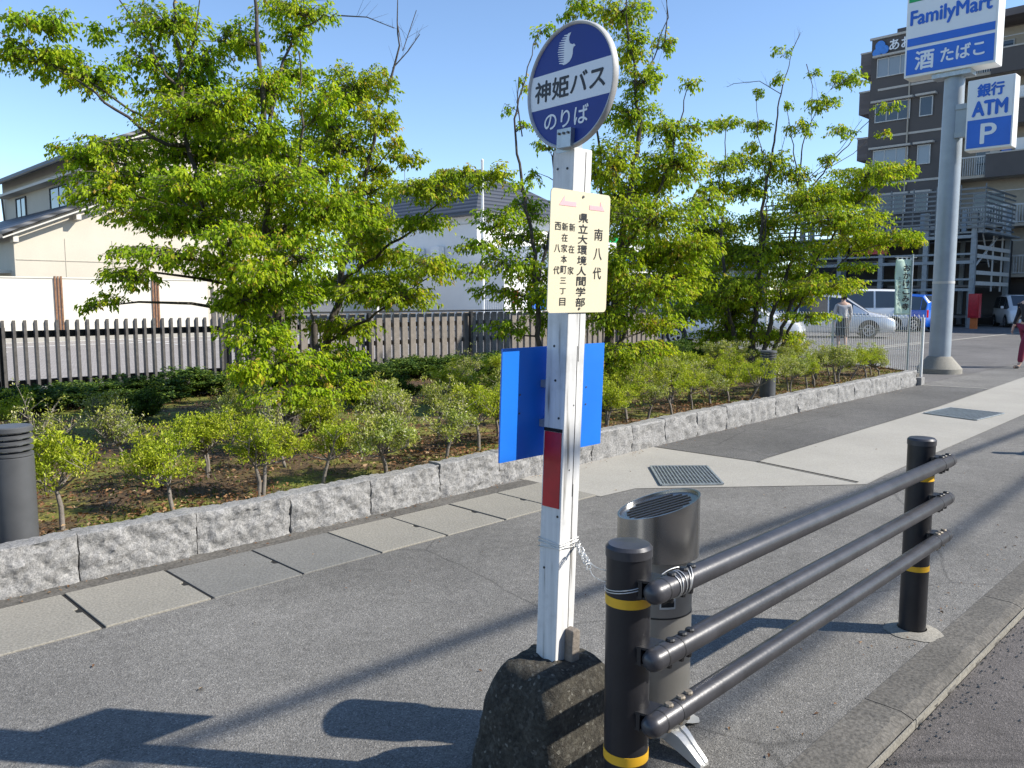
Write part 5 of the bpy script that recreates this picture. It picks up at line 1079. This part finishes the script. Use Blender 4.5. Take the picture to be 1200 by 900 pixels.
# ---------------------------------------------------------------- shrubs
def shrub_proto(seed, kind):
    rn = random.Random(seed); ng = np.random.default_rng(seed); r = thing('azalea_shrub', 'x', 'shrub')
    st5 = MB(); LP = []; ln = rn.uniform(-.04, .04); h0 = rn.uniform(.14, .22) if kind != 'hedge' else .04
    nst = rn.choice((1, 1, 2, 2)) if kind != 'hedge' else 4
    for s_ in range(nst):
        a0 = rn.uniform(0, 6.3); b_ = Vector((ln*2+.05*math.cos(a0), .05*math.sin(a0), h0*rn.uniform(.8, 1.15))) ; st5.tube([(.02*math.cos(a0)*(nst > 1), .02*math.sin(a0)*(nst > 1), -.05), (b_.x*.5+.008, b_.y*.4, h0*.5), b_], [.014, .012, .010], 7)
        for q in range(9 if kind != 'twigs' else 16):
            a = rn.uniform(0, 6.3); el = rn.uniform(.15, 1.3); rr_ = rn.uniform(.12, .29); e_ = b_+Vector((math.cos(a)*math.cos(el)*rr_, math.sin(a)*math.cos(el)*rr_, math.sin(el)*rr_*.95))
            m_ = b_.lerp(e_, .5)+Vector((rn.gauss(0,.015), rn.gauss(0,.015), -.01)); st5.tube([b_, m_, e_], [.007, .004, .002], 5)
            for w_ in range(7):
                s0_ = m_.lerp(e_, rn.random()); e2 = s0_+Vector((rn.gauss(0,.045), rn.gauss(0,.045), abs(rn.gauss(.05,.03)))); st5.tube([s0_, e2], [.0022, .0010], 3, False)
                nL = {'green': 34, 'white': 34, 'twigs': 9, 'hedge': 46}[kind]
                for _ in range(nL): LP.append(e2+Vector((rn.gauss(0,.020), rn.gauss(0,.020), rn.gauss(.0,.013))))
    st5.build('stems', M['barkgrey'], r, smooth=70)
    P = np.array([tuple(v) for v in LP]); k_ = len(P); D_ = ng.normal(size=(k_, 3))+[0,0,.5]; N_ = ng.normal(size=(k_, 3))*.5+[0,0,1.]
    lf_ = .021 if kind != 'hedge' else .028; mt_ = {'green': 'azalea', 'white': 'azwhite', 'twigs': 'azwhite', 'hedge': 'azdark'}[kind]
    leaves_mesh('foliage', P, D_, N_, ng.uniform(.7, 1.3, k_)*lf_, ng.uniform(.35, .55, k_)*lf_, M[mt_], r); return r
protos = {k_: [shrub_proto(i*7+j*31+1, k_) for i in range(n_)] for j, (k_, n_) in enumerate((('green', 7), ('white', 4), ('twigs', 3), ('hedge', 3)))}
used = set()
def put_shrub(kind, x, y, sc_, label, group, stretch=1):
    pr = random.choice(protos[kind]); rz = random.uniform(0, 6.3); s3 = (sc_, sc_, sc_*stretch)
    if pr.name in used: return dup(pr, (x, y, .2), rz, s3, label, group)
    used.add(pr.name); pr.location = (x, y, .2); pr.rotation_euler = (0,0,rz); pr.scale = s3; pr['label'] = label; pr['group'] = group; return pr
front = [(105,655,.2),(205,600,.2),(305,583,.2),(378,571,.2),(447,556,.2),(513,543,.2),(565,531,.2)]
fx = [gr(x, y, z) for x, y, z in front]
xs = [1.33, 1.98, 2.52, 3.02, 3.58, 4.12, 4.62, 5.15, 5.75, 6.3, 6.8, 7.15, 7.6, 8.1, 8.55, 8.95, 9.4, 9.95, 10.5, 11.05, 11.6, 12.2, 12.8, 13.4, 14.0]
kinds0 = ['twigs','green','green','green','white','white','green','green','green','green','green','white','green','green','white','green','green','white','white','green','white','white','green','green','white']
desc2 = 0
desc = {'green': 'leafy', 'white': 'pale flowering', 'twigs': 'half bare twiggy'}
for i, x in enumerate(xs):
    x += random.uniform(-.05, .05); y = tk(x)+.30+random.uniform(-.05, .10)
    put_shrub(kinds0[i] if i else 'green', x, y, random.uniform(.98, 1.18), '%s %s azalea from the left in the front row along the granite edging' % ('first' if i == 0 else ORD[i], desc[kinds0[i] if i else 'green']), 'azaleas in the front row', 1.06)
for i in range(26):
    x = .3+i*.56+random.uniform(-.16, .16); y = 5.6+random.uniform(-.18, .25); kd = random.choice(('green','white','twigs','twigs','green'))
    if abs(x-9.76) < .25: x += .3
    put_shrub(kd, x, y, random.uniform(.9, 1.2), '%s %s azalea from the left in the second row behind the edging' % ('first' if i == 0 else ORD[i], desc[kd]), 'azaleas in the second row', 1.1)
for i in range(26):
    x = .1+i*.6+random.uniform(-.22, .22); y = 6.85+random.uniform(-.4, .4); kd = random.choice(('green','white','twigs','green'))
    if (abs(x-3.7) < .45 and y < 6.9) or abs(x-5.5) < .2: x += .4
    put_shrub(kd, x, y, random.uniform(.9, 1.25), '%s %s azalea from the left in the third row among the maple trunks' % ('first' if i == 0 else ORD[i], desc[kd]), 'azaleas in the third row', 1.1)
for i in range(29):
    x = -.2+i*.60+random.uniform(-.08, .08); y = 10.6+random.uniform(-.3, .5)
    put_shrub('hedge', x, y, random.uniform(2.0, 2.5), '%s dark evergreen bush from the left in the back row before the fence' % ('first' if i == 0 else ORD[i]), 'dark evergreen bushes before the fence', .42)
for i in range(24):
    x = .0+i*.68+random.uniform(-.2, .2); y = 8.5+random.uniform(-.5, .5); kd = random.choice(('hedge', 'green', 'twigs'))
    put_shrub(kd, x, y, random.uniform(.85, 1.15), '%s %s bush from the left in the row behind the maple trunks' % ('first' if i == 0 else ORD[i], {'hedge': 'dark', 'green': 'bright green', 'twigs': 'bare twiggy'}[kd]), 'bushes of the middle row')

# ---------------------------------------------------------------- unseen buildings across the road, added to cut the sky light
def plain_building(label, x0, x1, y0, y1, h, wall, nf):
    r = thing('sky_blocker_building', label, 'building', (x0, y1, 0), group='added buildings cutting the sky light'); w_, d_ = x1-x0, y1-y0
    MB().box(0, w_, -d_, 0, -.13, h).build('wall', M[wall], r); MB().box(-.1, w_+.1, -d_-.1, .1, h, h+.35).build('parapet', M['bandcream'], r)
    for f_ in range(nf):
        n_ = int(w_/2.6)
        for i in range(n_): window(r, (w_-.7-i*2.6, .03, .9+f_*3), Vector((-1,0,0)), 1.5, 1.3, 'framelight', 'win')
plain_building('added beige two storey block across the road behind the camera, cutting sky light', -16, -5, -22, -11.5, 6.8, 'bandbeige', 2)
plain_building('added brown tiled two storey block across the road behind the camera, cutting sky light', -4.2, 6, -23, -11.8, 7.4, 'browntile', 2)
plain_building('added cream two storey block across the road, behind camera at right, cutting sky light', 7, 16, -22, -12, 6.4, 'housecream', 2)

# dry leaves and dirt blown against the edging and the road kerb
P = []
while len(P) < 420:
    x = random.uniform(-1, 14)
    P.append((x, tk(x)-abs(random.gauss(0, .05))-.02, .014) if random.random() < .75 else (x*.6+1, 1.15+abs(random.gauss(0, .12)), .006))
for _ in range(60): P.append((random.uniform(0, 9), random.uniform(1.3, 4.4), .008))
P = np.array(P); k = len(P); D_ = RNG.normal(size=(k, 3)); D_[:, 2] *= .1; N_ = RNG.normal(size=(k, 3))*.2+[0,0,1]
tag(leaves_mesh('blown_leaves', P, D_, N_, RNG.uniform(.008, .026, k), RNG.uniform(.006, .014, k), M['litter']), 'small dry leaves and dirt blown along the foot of the granite edging', 'leaf litter', kind='stuff')
